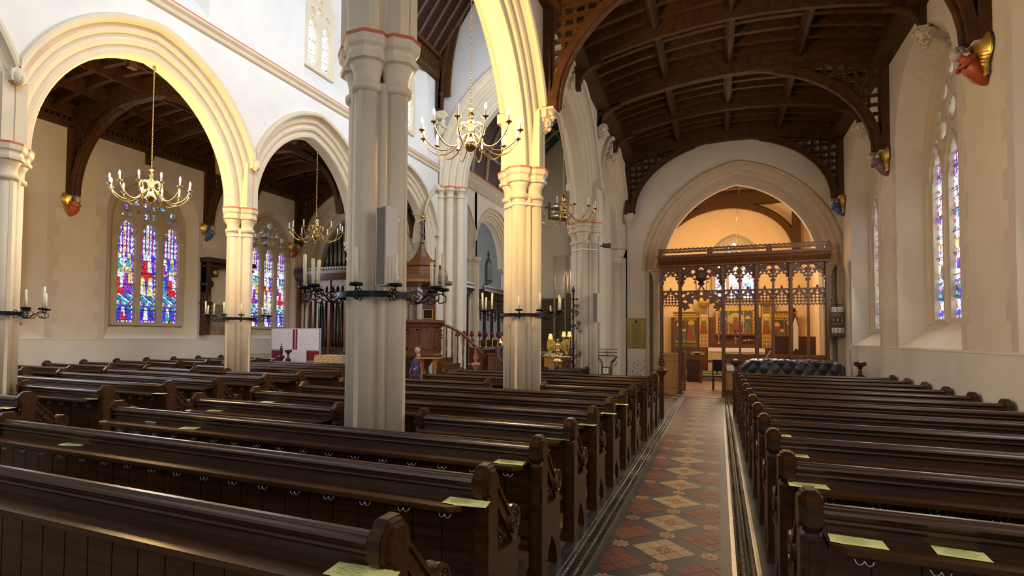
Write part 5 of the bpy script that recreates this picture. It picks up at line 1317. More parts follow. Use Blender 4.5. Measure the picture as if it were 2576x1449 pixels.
# ================================================================== NORTH AISLE END, PULPIT
t = thing('organ_screen', 'dark carved organ screen filling the arch at the end of the left aisle', 'screen', (-12.3, YN-.05, 0))
m = MB(); m.prism([(-.32,4.02),(-.30,3.96),(-.18,3.80),(-.12,3.72),(.1,3.72),(.1,4.02)], 'x', -2.56, 2.68)
def crest(u, v):
    q = (u+9) % .12-.06; return min(v-4.0, 4.20-v+.015*cos(u*52), -circ(q, v, 0, 4.10, .034), -circ(abs(q), v, .06, 4.05, .018))
plate(m, crest, -2.56, 2.68, 3.99, 4.23, .02, pY(0), .03, h0=-.28); m.build('cornice', WD, t)
for i in range(8):
    x = -2.5+i*.73; m = MB(); m.box(x-.05, x+.05, -.08, .06, 0, 3.75); m.build('post', WDR, t)
for i in range(7):
    a, b = -2.5+i*.73, -2.5+(i+1)*.73; c = (a+b)/2
    def fn(u, v):
        s = 1; g = .11
        for q in (-.24, 0, .24): s = min(s, -cusped(u, v, c+q*.95, 2.75, .095, .22, 0, .28), -foil(u, v, c+q*.95, 3.15, .06, 4, .78), -cusped(u, v, c+q*.95, 3.32, .08, .2, 3.24, .25))
        return s
    m = MB(); plate(m, fn, a, b, 2.62, 3.74, .02, pY(0), .05)
    for q in (-.24+.12, .12): m.box(c+q-.015, c+q+.015, -.02, .02, 1.2, 2.8)
    m.box(a, b, -.05, .03, 0, 1.15); m.box(a, b, -.07, .04, 1.1, 1.2); m.build('tracery_panel', WD, t)
t = thing('organ_case', 'dark organ case with grey metal pipes behind the carved screen', 'organ', (-12.3, 18.9, 0))
m = MB(); m.box(-2.5, 2.5, .5, .7, 0, 7.6); m.box(-2.5,2.5,-.15,.5,0,.9); m.box(-2.5,2.5,-.15,.3,3.9,4.2); m.build('case', WDB, t)
pmt = mat('dull_grey_pipe_metal', (.22,.20,.15), .38, .7, var=.3, scale=4)
for i in range(32):
    x = -2.4+i*.155; h = 1.4+.5*abs(((i % 8)-3.5)/3.5); m = MB(); m.lathe([(.012,1.0),(.06,1.45),(.06,1.5),(.062,1.52),(.062,1.5+h)], (x, .18, 0), 12); m.box(x-.03,x+.03,.11,.13,1.52,1.60); m.build('front_pipe', pmt, t)
for i in range(24):
    x = -2.4+i*.205; h = 1.2+.9*sin(pi*(i+.5)/24)+.2*(i % 3); m = MB(); m.lathe([(.03,4.2),(.075,4.6),(.075,4.65+h)], (x, .1, 0), 12); m.build('upper_pipe', pmt, t)
# nave-side altar with gold damask cloth
al = thing('side_altar', 'altar draped in a gold patterned cloth, before the organ screen', 'altar', (-10.35, 14.4, 0)); m = MB(); m.box(-.58,.58,-.3,.35,0,1.02); m.build('table', WDR, al)
dm = [mat('gold_damask', (.80,.50,.14), .55, var=.12, scale=20), mat('brown_damask', (.22,.09,.03), .6, var=.2), mat('pale_damask', (.86,.70,.38), .5, var=.1)]
def dam(u, v):
    q = hyp((u/.20+v*.0) % 1-.5, (v/.24) % 1-.5); q2 = hyp((u/.20+.5) % 1-.5, (v/.24+.5) % 1-.5); a = min(q, q2)
    if a < .10: return 1
    if a < .20: return 2
    if a < .26: return 1
    return 0 if (sin(u*70)*sin(v*60)) < .55 else 1
c_ = thing('gold_altar_cloth', 'gold and brown damask cloth flaring over the side altar', 'cloth', (-10.35, 14.4, 0)); m = paint('f', dam, 1.26, 1.02, .013, None)
for i, q in enumerate(m.v): f_ = 1+.16*(1-q[2]/1.02); m.v[i] = (q[0]*f_, q[1]-.34-.12*(1-q[2]/1.02)-.02*sin(q[0]*9)*(1-q[2]), q[2]+.01)
m.build('front', dm, c_); m = MB(); m.box(-.63,.63,-.345,.36,1.035,1.045); m.quad((-.64,-.34,1.03),(-.64,.36,1.03),(-.75,.42,.02),(-.75,-.44,.02)); m.build('top', [dm[2]], c_)
flowers('pale pink flowers on the side altar, half hidden by the foreground pillar', (-9.93, 14.35, 1.05), 1.3)
# display board with three white sheets
b = thing('display_board', 'maroon display board carrying three large white sheets', 'display board', (-12.54, 15.05, 0)); W2 = 1.0
for z0, z1 in ((.50, 1.14), (1.15, 1.84)):
    for x0, x1 in ((-W2, 0), (0, W2)): m = MB(); m.box(x0+.02, x1-.02, -.012, .012, z0+.02 if z0 < 1 else z0, z1-.02); m.build('felt_panel', MRN, b)
m = MB()
for x in (-W2, 0, W2): m.box(x-.018, x+.018, -.02, .02, 0 if x else .5, 1.86)
for z in (.5, .80, 1.14, 1.85): m.box(-W2, W2, -.019, .019, z-.014, z+.014)
for x in (-W2, W2): m.box(x-.03, x+.03, -.3, .3, 0, .03)
m.build('frame', mat('grey_aluminium', (.5,.5,.52), .4, .3, var=.1), b)
sheet_m = mat('white_sheet', (.80,.74,.78), .7, var=.03)
for i, (x0, x1, z0, z1) in enumerate(((-.97, -.09, 1.16, 1.83), (.10, .97, 1.16, 1.83), (-.50, .48, .50, 1.16))):
    o = thing('paper_sheet', ('large white sheet at the upper left of the maroon board', 'large white sheet at the upper right of the maroon board', 'white sheet hung low in the middle of the maroon board')[i], 'sheet', ((x0+x1)/2-12.54, 15.02, z0)); m = MB(); w = x1-x0; h = z1-z0
    m.box(-w/2, w/2, -.003, .0, 0, h); m.box(-.004,.004,-.006,-.003,0,h); m.build('sheet', sheet_m, o); rd = random.Random(i); m = MB()
    for k in range(26):
        x, z = rd.uniform(-w*.42, w*.40), rd.uniform(h*.2, h*.85); m.tube([(x, -.005, z), (x+.02, -.005, z+.02), (x+.04, -.005, z-.01), (x+.06, -.005, z+.015)], .0018, 4)
    m.build('drawing', mat('faint_pencil', (.45,.38,.42), .8, var=.1), o)
# radiator
t = thing('radiator', 'cream column radiator under the second stained glass window', 'radiator', (-14.78, 15.6, 0)); m = MB()
for i in range(24): m.lathe([(.02,.2),(.03,.24),(.03,.95),(.02,1.0)], (.08, -1.0+i*.085, 0), 8, sx=2.2)
m.box(.02,.14,-1.02,1.0,.18,.24); m.box(.04,.12,-.9,-.84,0,.2); m.box(.04,.12,.84,.9,0,.2); m.box(.02,.14,-1.02,1.0,.95,.99); m.build('columns', mat('cream_enamel', (.66,.58,.40), .4, var=.05), t)
# carved frame and painting on the north wall
t = thing('carved_wall_frame', 'tall dark carved timber frame with a cusped arch on the left wall', 'frame', (XN, 14.25, 1.62)); m = MB(); m.box(0,.28,-.98,-.80,0,2.45); m.lathe([(.05,.4),(.05,1.5)], (.28,-.86,0), 8); m.box(0,.34,-1.0,-.78,.95,1.05); m.box(0,.34,-1.0,-.78,1.55,1.65); m.build('left_jamb', WD, t); m = MB(); m.box(0,.28,.80,.98,0,2.45); m.build('right_jamb', WD, t)
def fr(u, v): return min(-cusped(u, v, 0, 1.55, .80, .62, -1, .16), 2.5-v)
m = MB(); plate(m, fr, -.98, .98, 1.35, 2.45, .03, pX(.14), .20); m.box(0,.40,-1.02,1.02,2.30,2.45); m.box(0,.34,-1,1,2.15,2.22)
for k in range(14): m.sph((.26, -.9+k*.138, 2.27), .04, 6, 4)
m.build('cusped_head', WD, t); m = MB(); m.sph((.27,-.62,2.0), .12, 8, 6, sc=(.3,1,.8)); m.sph((.27,.62,2.0), .12, 8, 6, sc=(.3,1,.8)); m.build('gilt_spandrel', GLD, t)
t = thing('framed_painting', 'small brown landscape painting leaning inside the carved wall frame', 'painting', (XN+.03, 13.95, 1.66)); m = MB(); m.box(0,.05,-.48,.48,0,.95); m.build('gilt_frame', GLD, t); m = MB(); m.box(.05,.06,-.43,.43,.05,.90); m.build('canvas', mat('brown_picture', (.22,.13,.07), .5, col2=(.36,.30,.22), scale=5), t)
q = atY(707, 908, 14.35); poppyhead('dark leafy poppyhead finial with a small tray, before the maroon board', q.x, q.y, .98, WD)
q = atY(725, 900, 14.4); finial_post('finial_post', 'dark octagonal capped post just right of the leafy finial, before the maroon board', q.x, q.y)
q = atY(1197, 925, 13.0); poppyhead('pale carved poppyhead figure finial before the choir, left of the golden lit pillar', q.x, q.y, 1.0, mat('pinkish_oak', (.40,.19,.12), .5, var=.3))
# ---- pulpit
PU = (-8.15, 15.5)
t = thing('pulpit', 'carved octagonal oak pulpit right of the foreground pillar', 'pulpit', (*PU, 0))
def oct8(prof, c=(0,0,0)): m = MB(); m.lathe(prof, c, 8, ph=.5, sm=False); return m
oct8([(.62,0),(.62,.12),(.30,.2),(.26,.3),(.24,.7),(.34,.86),(.46,.98)]).build('stem', WDR, t)
m = oct8([(.46,.98),(.64,1.02),(.66,1.08),(.60,1.12),(.60,1.20),(.60,1.92),(.63,1.95),(.66,2.0),(.72,2.04),(.72,2.12),(.55,2.13)])
for k in range(8):
    a = (k+.5)*pi/4; T = Matrix.Rotation(a+pi/8+pi/8, 4, 'Z')
    T = Matrix.Rotation(k*pi/4+pi/4, 4, 'Z'); R8 = .60*cos(pi/8)
    for zz in (1.25, 1.80): m.box(R8-.005, R8+.02, -.19, .19, zz, zz+.05, T=T)
    for yy in (-.19, .14): m.box(R8-.005, R8+.02, yy, yy+.05, 1.25, 1.85, T=T)
m.build('body', WDR, t); rd = random.Random(3); m = MB()
for k in range(8):
    a = (k+.5)*pi/4
    for i in range(9): m.sph((.61*cos(a)+rd.uniform(-.02,.02), .61*sin(a)+rd.uniform(-.02,.02), 1.22+i*.075), .034, 6, 4)
    for i in range(9):
        f_ = (i+.5)/9; b = a+pi/4; x, y = .62*(cos(a)*(1-f_)+cos(b)*f_), .62*(sin(a)*(1-f_)+sin(b)*f_); m.sph((x, y, 1.93+rd.uniform(-.02,.02)), .036, 6, 4)
m.build('carved_foliage', WDR, t)
m = MB(); m.box(-.22,.22,.48,.54,2.1,3.2); m.box(-.28,.28,.46,.54,3.1,3.2); m.build('back_board', WDR, t); m = MB(); m.bar([(-.16,.45,2.18),(.16,.45,2.18),(.16,.45,2.46),(-.16,.45,2.46)], .03, .03, (0,1,0), closed=True); m.build('gilt_frame', GLD, t); m = MB(); m.box(-.15,.15,.46,.475,2.2,2.45); m.build('carved_plate', WDB, t)
m = MB(); m.lathe([(.9,3.18),(.94,3.22),(.94,3.30),(.86,3.32)], (0,.0,0), 6, ph=.5, sm=False); m.lathe([(.80,3.30),(.80,3.45),(.76,3.60),(.68,3.70),(.72,3.72)], (0,0,0), 8, ph=.5, sm=False); m.lathe([(.72,3.72),(.45,3.85),(.26,4.02),(.15,4.2),(.09,4.38),(.06,4.45)], (0,0,0), 8, ph=.5, sm=False)
m.lathe([(.08,4.45),(.09,4.48),(.05,4.52),(.045,4.7),(.08,4.73),(.05,4.77),(.04,4.92),(.07,4.95),(.03,4.98),(.075,5.04),(.075,5.10),(.0,5.16)], (0,0,0), 12); m.build('canopy', WDR, t)
m = MB(); m.sph((0,0,5.26), .055, 8, 6, sc=(1.9,1,.9)); m.sph((.12,0,5.31), .03, 8, 6); m.prism([(-.02,-.05),(.06,-.06),(-.12,-.36),(-.16,-.30)], 'z', 5.27, 5.285); m.prism([(-.02,.05),(.06,.06),(-.02,.36),(-.08,.32)], 'z', 5.30, 5.315); m.prism([(-.08,.03),(-.08,-.03),(-.2,-.05),(-.2,.05)], 'z', 5.25, 5.26); m.tube([(0,0,5.14),(0,0,5.24)], .012, 6); m.build('golden_bird', GLD, t)
m = MB(); rail = [(.60+.16*i, .15+.05*i, 2.0-.03*i-.012*i*i) for i in range(9)]; m.tube(rail, .045, 8); m.lathe([(.09,0),(.09,1.08),(.12,1.1),(.12,1.16)], (2.02,.62,0), 8, ph=.5, sm=False); m.build('handrail', WDR, t)
for i in range(1, 8):
    x, y, z = rail[i]; m = MB(); m.lathe([(.02,z-1.0),(.03,z-.8),(.018,z-.7),(.03,z-.5),(.018,z-.3),(.028,z-.15),(.02,z-.03)], (x, y, 0), 8); m.build('baluster', WDR, t)
for i in range(6): m = MB(); m.box(.5+i*.24, .76+i*.24, -.2, .7, 0, 1.0-i*.17); m.build('step', WDR, t)
q = atY(1078, 930, 14.2); t = thing('oak_stool', 'small pale oak trestle table in front of the pulpit', 'table', (q.x, 14.2, 0)); m = MB(); m.box(-.32,.32,-.16,.16,1.02,1.06); m.build('top', WDL, t)
for s in (-1, 1): m = MB(); m.prism([(-.10,0),(.10,0),(.05,.25),(.04,.7),(.10,1.02),(-.10,1.02),(-.04,.7),(-.05,.25)], 'x', s*.2-.02, s*.2+.02); m.build('leg', WDL, t)
# ---- ornate iron cross on the third pillar
t = thing('ornate_iron_cross', 'tall ornate iron cross of scrolls and flowers hung on the third right pillar', 'cross', (-3.12, 13.66, 0)); cm = mat('rusty_red_iron', (.10,.04,.035), .45, .4, var=.5, scale=30)
m = MB(); m.tube([(0,0,.72),(0,0,2.72)], .024, 8)
for z in (.85, 2.55):
    for d in ((.09,0),(-.09,0),(0,.09),(0,-.09)): m.prism([(d[0]-.02,d[1]-.02),(d[0]+.02,d[1]-.02),(d[0]+.02,d[1]+.02),(d[0]-.02,d[1]+.02)], 'z', z-.02, z+.02); m.tube([(0,0,z),(d[0],d[1],z)], .01, 5)
m.lathe([(.0,2.68),(.05,2.74),(.03,2.80),(0,2.88)], (0,0,0), 8); m.build('shaft', cm, t); rd = random.Random(5)
for z0, n in ((2.10, 30), (1.20, 30)):
    m = MB()
    for i in range(n):
        a = rd.uniform(0, 6.28); r = rd.uniform(.04, .17); z = z0+rd.uniform(-.33, .33)
        c = Vector((r*cos(a), r*sin(a), z)); m.tube([tuple(c+Vector((.045*cos(k)*cos(a), .045*cos(k)*sin(a), .045*sin(k)))) for k in [j*.8 for j in range(7)]], .006, 5)
        if i % 2: m.sph(tuple(c), .022, 6, 4)
    m.build('scrollwork', cm, t)
m = MB(); m.sph((0,0,.74), .03, 8, 6); m.build('gilt_boss', GLD, t)
# wrought iron votive stand
q = atY(1525, 930, 17.6); t = thing('votive_stand', 'black wrought iron stand with a small notice, below the half pillar', 'stand', (q.x, 17.6, 0)); m = MB()
for x, y in ((-.12,-.1),(.14,-.1),(.14,.12),(-.12,.12)): m.tube([(x*.9,y,0),(x,y,.75),(x*1.1,y,.92),(x*2.2,y,1.08)], .012, 6)
m.tube([(.15,0,.9),(.27,0,.98),(.30,0,.88),(.25,0,.82)], .012, 6); m.build('legs', IRN, t); m = MB()
for z in (1.10, 1.20, 1.29): m.box(-.28,.32,-.16+(z-1.1),-.13+(z-1.1),z,z+.02); m.box(-.28,.30,.1,.13,z,z+.015)
m.tube([(.05,-.16,1.1),(.02,.05,1.3)], .01, 5); m.build('tiers', IRN, t); m = MB(); m.box(-.11,.12,-.13,-.12,.55,.78); m.build('notice_frame', BLK, t); m = MB(); m.box(-.08,.09,-.135,-.13,.58,.75); s_ = m.build('notice', WHT, t)
m = MB(); m.box(-.01,.02,-.138,-.135,.69,.71); m.box(-.05,.06,-.138,-.135,.66,.665); m.box(-.05,.05,-.138,-.135,.63,.635); m.build('print', INK, s_)
# a pen left on a ledge
q = atZ(379, 1062, .818); m = MB(); m.tube([(-.07,0,.006),(.07,0,.006)], .005, 8); tag(m.build('white_pen', WHT, None, (q.x, q.y, .813)), 'white pen lying on the third left pew ledge, left of its yellow leaflet', 'pen')
# paint damage flecks on the plaque wall and the south wall
rd = random.Random(11); m = MB()
for i in range(26):
    x, z = -2.45+rd.uniform(-.12,.30), .72+rd.gauss(0,.12); x += .1; m.prism([(x+.018*rd.uniform(.4,1)*cos(k), z+.030*rd.uniform(.3,1)*sin(k)) for k in [j*1.05 for j in range(6)]], 'y', YE-.003, YE-.0005)
st(m.build('trim_paint_flecks', mat('bare_render', (.16,.13,.11), .9, var=.2)))
# ================================================================== CHANDELIERS
def arm_meshes():
    a = MB(); pts = []
    K = [(.03,.10),(.09,.085),(.16,.01),(.25,-.085),(.36,-.13),(.47,-.115),(.57,-.045),(.63,.03),(.655,.10)]
    def cm(K, n=4):
        out = []
        for i in range(len(K)-1):
            p0, p1, p2, p3 = K[max(0,i-1)], K[i], K[i+1], K[min(len(K)-1,i+2)]
            for k in range(n):
                t = k/n; out.append(tuple(.5*((2*b)+(c-a_)*t+(2*a_-5*b+4*c-d)*t*t+(3*b-a_-3*c+d)*t**3) for a_, b, c, d in zip(p0, p1, p2, p3)))
        return out+[K[-1]]
    a.tube([(x, 0, z) for x, z in cm(K)], .0085, 8); a.tube([(x, 0, z) for x, z in cm([(.03,.12),(.06,.21),(.12,.245),(.18,.21),(.19,.14),(.155,.10)], 3)], .0065, 7)
    p = MB(); p.lathe([(.008,.07),(.012,.09),(.045,.105),(.047,.112),(.012,.108),(.014,.13)], (.655,0,0), 14)
    c = MB(); c.lathe([(.014,.115),(.014,.20)], (.655,0,0), 10)
    b = MB(); b.lathe([(.010,.20),(.017,.225),(.015,.25),(.006,.275),(0,.285)], (.655,0,0), 10)
    return a, p, c, b
A_, P_, C_, B_ = arm_meshes()
def mk(mb, n, mt): o = mb.build(n, mt); d = o.data; bpy.data.objects.remove(o); return d
ARM, PAN, TUB = mk(A_, 'arm', BRS), mk(P_, 'drip_pan', BRS), mk(C_, 'candle_tube', WHT); BON, BOF = mk(B_, 'bulb', BLB), mk(B_, 'bulb', BLO)
def chandelier(label, x, y, z, ztop, lit, off=0.0, w=0):
    t = thing('brass_chandelier', label, 'chandelier', (x, y, z), off, 'brass chandeliers'); m = MB()
    m.lathe([(.004,-.16),(.012,-.145),(.006,-.13),(.02,-.12),(.06,-.10),(.092,-.05),(.095,-.02),(.07,.03),(.03,.05),(.035,.08),(.05,.10),(.05,.17),(.02,.19),(.03,.23),(.045,.26),(.02,.30),(.03,.34),(.045,.37),(.02,.41),(.012,.44)], (0,0,0), 20)
    m.lathe([(.006,.44),(.03,.455),(.045,.45),(.03,.47),(.006,.48)], (0,0,0), 14); m.build('stem', BRS, t)
    c = MB(); k = 0; zz = .48; L = ztop-z
    while zz < L-.03:
        T = Matrix.Translation((0,0,zz+.024)) @ Matrix.Rotation(k*pi/2, 4, 'Z')
        c.tube([(.010*cos(a), 0, .026*sin(a)) for a in [i*pi/4 for i in range(8)]], .0035, 4, closed=True, T=T); zz += .042; k += 1
    c.lathe([(.03,0),(.035,.02),(.012,.05)], (0,0,L-.04), 12); c.build('chain', BRS, t)
    for i in range(12):
        o = link('arm', ARM, t, None, i*pi/6); link('drip_pan', PAN, o); link('candle_tube', TUB, o); link('bulb', (BON if (lit and not (i == 9 and w)) else BOF), o)
    if lit: plight('chandelier_light', (0, 0, .33), lit, WARM, .30, t)
    return t
chandelier('lit brass chandelier hanging in the large left arch, before the stained glass', XB, 7.06, 4.12, ZB+2.16, 330, .1)
chandelier('unlit brass chandelier in the second left arch, before the organ arch', XB, 11.75, 4.16, ZB+2.16, 0, .2)
chandelier('lit brass chandelier left of the golden lit pillar, nearest the viewer', XA, 6.96, 4.20, ZA+2.13, 420, .15, 1)
chandelier('unlit brass chandelier between the golden lit pillar and the third pillar', XA, 12.0, 4.20, ZA+2.16, 0, .05)
# ================================================================== CANDLE RINGS ON THE PILLARS
def scroll(m, a, r, T):
    L = [(.36+.10*(1-cos(q)), 0, -.02-.05*sin(q)) for q in [i*pi/6 for i in range(7)]]
    m.tube([(.35,0,.0),(.38,0,-.06),(.46,0,-.055),(r-.10,0,.0),(r-.03,0,.035),(r+.03,0,.01),(r+.03,0,-.045),(r-.03,0,-.06),(r-.06,0,-.02)], .0065, 6, T=T)
    m.tube([(.37,0,.03),(.42,0,.05),(.46,0,.01),(.42,0,-.03),(.38,0,-.01)], .0055, 6, T=T)
    m.tube([(r,0,.02),(r,0,.06)], .008, 6, T=T)
SC_ = [(31, .64), (10, .60), (52, .60), (211, .66), (190, .62), (232, .60), (-75, .47), (-38, .47), (-110, .50), (0-12, .50), (105, .47), (142, .47)]
SC_ = [(31, .64), (8, .60), (54, .60), (211, .66), (188, .62), (234, .60), (-78, .50), (-38, .50), (105, .50), (143, .50)]
CN = 0
def ring(x, y, z, label, cl, hts, skip=()):
    t = thing('iron_candle_ring', label, 'candle ring', (x, y, z), 0, 'iron candle rings round the pillars'); m = MB(); v = []; f = []; n = 48
    for k in range(n):
        a = 2*pi*k/n
        for r, h in ((.350,-.028),(.362,-.028),(.362,.028),(.350,.028)): v.append((r*cos(a), r*sin(a), h))
    for k in range(n):
        j = (k+1) % n
        for q in range(4): w = (q+1) % 4; f.append((k*4+q, j*4+q, j*4+w, k*4+w))
    m.add(v, f)
    for k in range(4): a = k*pi/2; m.box(-.012,.012,.31,.36,-.03,.03, T=Matrix.Rotation(a, 4, 'Z'))
    m.build('band', IRN, t); cds = []
    for i, (a, r) in enumerate(SC_):
        s = MB(); T = Matrix.Rotation(radians(a), 4, 'Z'); scroll(s, a, r, T); s.build('scroll_bracket', IRN, t)
        p = MB(); p.lathe([(.020,.055),(.060,.060),(.062,.085),(.056,.085),(.054,.066),(.0,.064)], (r*cos(radians(a)), r*sin(radians(a)), 0), 18); p.build('drip_pan', IRN, t)
        if i not in skip: cds.append((x+r*cos(radians(a)), y+r*sin(radians(a)), z+.066, hts[i % len(hts)]))
    def sx(c): d = Vector((c[0], c[1], c[2]))-CAM; return CX+F*d.dot(_R)/d.dot(_f)
    cds.sort(key=sx); rd = random.Random(int(y*10+x))
    for i, (cx_, cy_, cz_, h) in enumerate(cds):
        m = MB(); lean = (rd.uniform(-.012,.012), rd.uniform(-.012,.012)); r = .0165
        m.tube([(0,0,0),(lean[0]*.5,lean[1]*.5,h*.5),(lean[0],lean[1],h)], [r,r*.97,r*.9], 14); m.tube([(lean[0],lean[1],h),(lean[0],lean[1],h+.008)], .0018, 4)
        o = m.build('ivory_candle', CND, None, (cx_, cy_, cz_)); tag(o, 'ivory candle on %s, %s from the left' % (cl, 'first second third fourth fifth sixth seventh eighth ninth tenth'.split()[i]), 'candle', 'ivory candles on the iron rings')
HT = [.35, .24, .30, .32, .30, .25, .33, .27, .30, .28]
ring(XA, 4.68, 2.02, 'black iron candle ring round the foreground pillar', 'the foreground pillar ring', HT)
ring(XA, 9.2, 2.00, 'black iron candle ring round the golden lit pillar', 'the golden lit pillar ring', [.24, .26, .12, .30, .24, .28, .22, .28, .2, .2])
ring(XB, 9.2, 1.97, 'black iron candle ring round the pillar beside the tall stained glass', 'the ring beside the tall stained glass', [.22, .18, .24, .30, .26, .2, .26, .24, .2, .2])
ring(XB, 4.65, 1.91, 'black iron candle ring on the pillar cut off by the left edge', 'the ring at the left edge', [.32, .26, .24, .30, .26, .2, .26, .24, .2, .2])
# ================================================================== SPEAKERS, STRAPS, SPOTLIGHTS
def speaker(label, x, y, z, h, rz, w=.115):
    t = thing('column_speaker', label, 'speaker', (x, y, z), rz); m = MB(); m.box(-w/2,w/2,-.04,.10,0,h); m.prism([(-w/2-.006,-.045),(w/2+.006,-.045),(w/2+.006,-.055),(-w/2-.006,-.055)], 'z', 0, h); m.build('cabinet', mat('ivory_cabinet', (.66,.58,.50), .5, var=.04), t)
    m = MB(); m.box(-w/2+.010,w/2-.010,-.060,-.054,.012,h-.012); g = m.build('grille', mat('grey_fabric_grille', (.26,.215,.175), .8, var=.15, scale=60, bump=.3), t); m = MB(); m.box(.02,.032,-.063,-.060,.03,.045); m.build('badge', SLV, t)
    m = MB(); m.box(-.02,.02,.08,.16,h*.1,h*.1+.03); m.box(-.02,.02,.08,.16,h*.85,h*.85+.03); m.build('bracket', WHT, t)
speaker('tall column speaker mounted on the foreground pillar', -2.67, 4.38, 2.085, .70, radians(-14))
speaker('column speaker on the third pillar, right of the ornate iron cross', -2.60, 13.72, 1.99, .70, radians(-14), .11)
def strap(x, y, z, label):
    m = MB(); pts = []
    for k in range(4):
        for da in (-.75, -.4, 0, .4, .75): a = k*pi/2+da; pts.append((.195*cos(k*pi/2)+.128*cos(a), .195*sin(k*pi/2)+.128*sin(a)))
    n = len(pts); v = [(p[0], p[1], h) for h in (-.014, .014) for p in pts]+[(p[0]*1.02, p[1]*1.02, h) for h in (-.014, .014) for p in pts]; f = []
    for i in range(n): j = (i+1) % n; f += [(2*n+i, 2*n+j, 3*n+j, 3*n+i), (i, n+i, n+j, j), (i, j, 2*n+j, 2*n+i), (n+i, 3*n+i, 3*n+j, n+j)]
    m.add(v, f); tag(m.build('cable_strap', WHT, None, (x, y, z)), label, 'strap', None)
strap(XA, 9.2, 3.80, 'white cable strap round the top of the golden lit pillar'); strap(XA, 14.1, 3.75, 'white cable strap round the third right pillar'); strap(XB, 9.2, 3.70, 'white cable strap round the pillar beside the tall stained glass')
def spot(label, x, y, z, rz, n=2):
    t = thing('floodlight', label, 'spotlight', (x, y, z), rz)
    for i in range(n):
        m = MB(); m.lathe([(.02,-.08),(.05,-.06),(.065,.06),(.07,.08)], (0,0,-.16*i), 12, axis='x'); m.build('lamp_housing', mat('grey_housing', (.12,.12,.13), .35, .7, var=.1), t)
    m = MB(); m.box(-.10,-.07,-.02,.02,-.16*(n-1)-.05,.07); m.box(-.16,-.07,-.015,.015,-.02,.01); m.build('bracket', IRN, t)
spot('grey floodlight pair strapped to the golden lit pillar', XA+.50, 9.35, 3.80, .3); spot('floodlight pair on the pillar beside the tall stained glass', XB+.50, 9.35, 3.72, .3); spot('small floodlight on the third right pillar', XA+.52, 14.2, 3.86, .3, 1)
# ================================================================== CORBELS
def foliage(label, X, y, z, sg, r=.16, name='foliage_corbel', seed=1, group=None):
    t = thing(name, label, 'corbel', (X, y, z)); rd = random.Random(seed); m = MB()
    m.lathe([(.02,-.34*r/.16),(.35*r,-.26*r/.16),(.75*r,-.12*r/.16),(r,-.03),(r,.0)], (0,0,0), 12); m.build('block', STN, t); m = MB()
    for i in range(46):
        zz = -rd.random()*.29*r/.16; q = r*(1.05+zz*2.4*.16/r*1.0); a = rd.uniform(-1.7, 1.7)+(0 if sg > 0 else pi)
        m.sph((q*cos(a), q*sin(a), zz-.02), rd.uniform(.022,.042)*r/.16, 6, 5, sc=(1, 1, .8))
    m.build('carved_leaves', STN, t); m = MB(); m.box(min(0, sg*r*1.15), max(0, sg*r*1.15), -r*1.1, r*1.1, 0, .035); m.build('abacus', STN, t); return t
foliage('foliage corbel under the nearest roof truss, right of the yellow arch', XA+.34, 9.3, 5.37, 1, .17, seed=1)
foliage('carved corbel under the middle truss bracket, high above the third pillar', XA+.40, 14.0, 6.68, 1, .14, seed=2)
foliage('carved corbel above the last right arcade arch', XA+.34, 16.3, 6.68, 1, .13, seed=3)
foliage('small foliage corbel above the brass plaque', XA+.40, 18.62, 5.46, 1, .15, seed=4)
foliage('foliage corbel high between the red and purple angels', XS, 11.65, 6.68, -1, .15, seed=5)
foliage('foliage corbel high between the purple and blue angels', XS, 16.3, 6.68, -1, .15, seed=6)
foliage('carved corbel above the tall stained glass window', XN, 11.3, 6.42, 1, .15, seed=7)
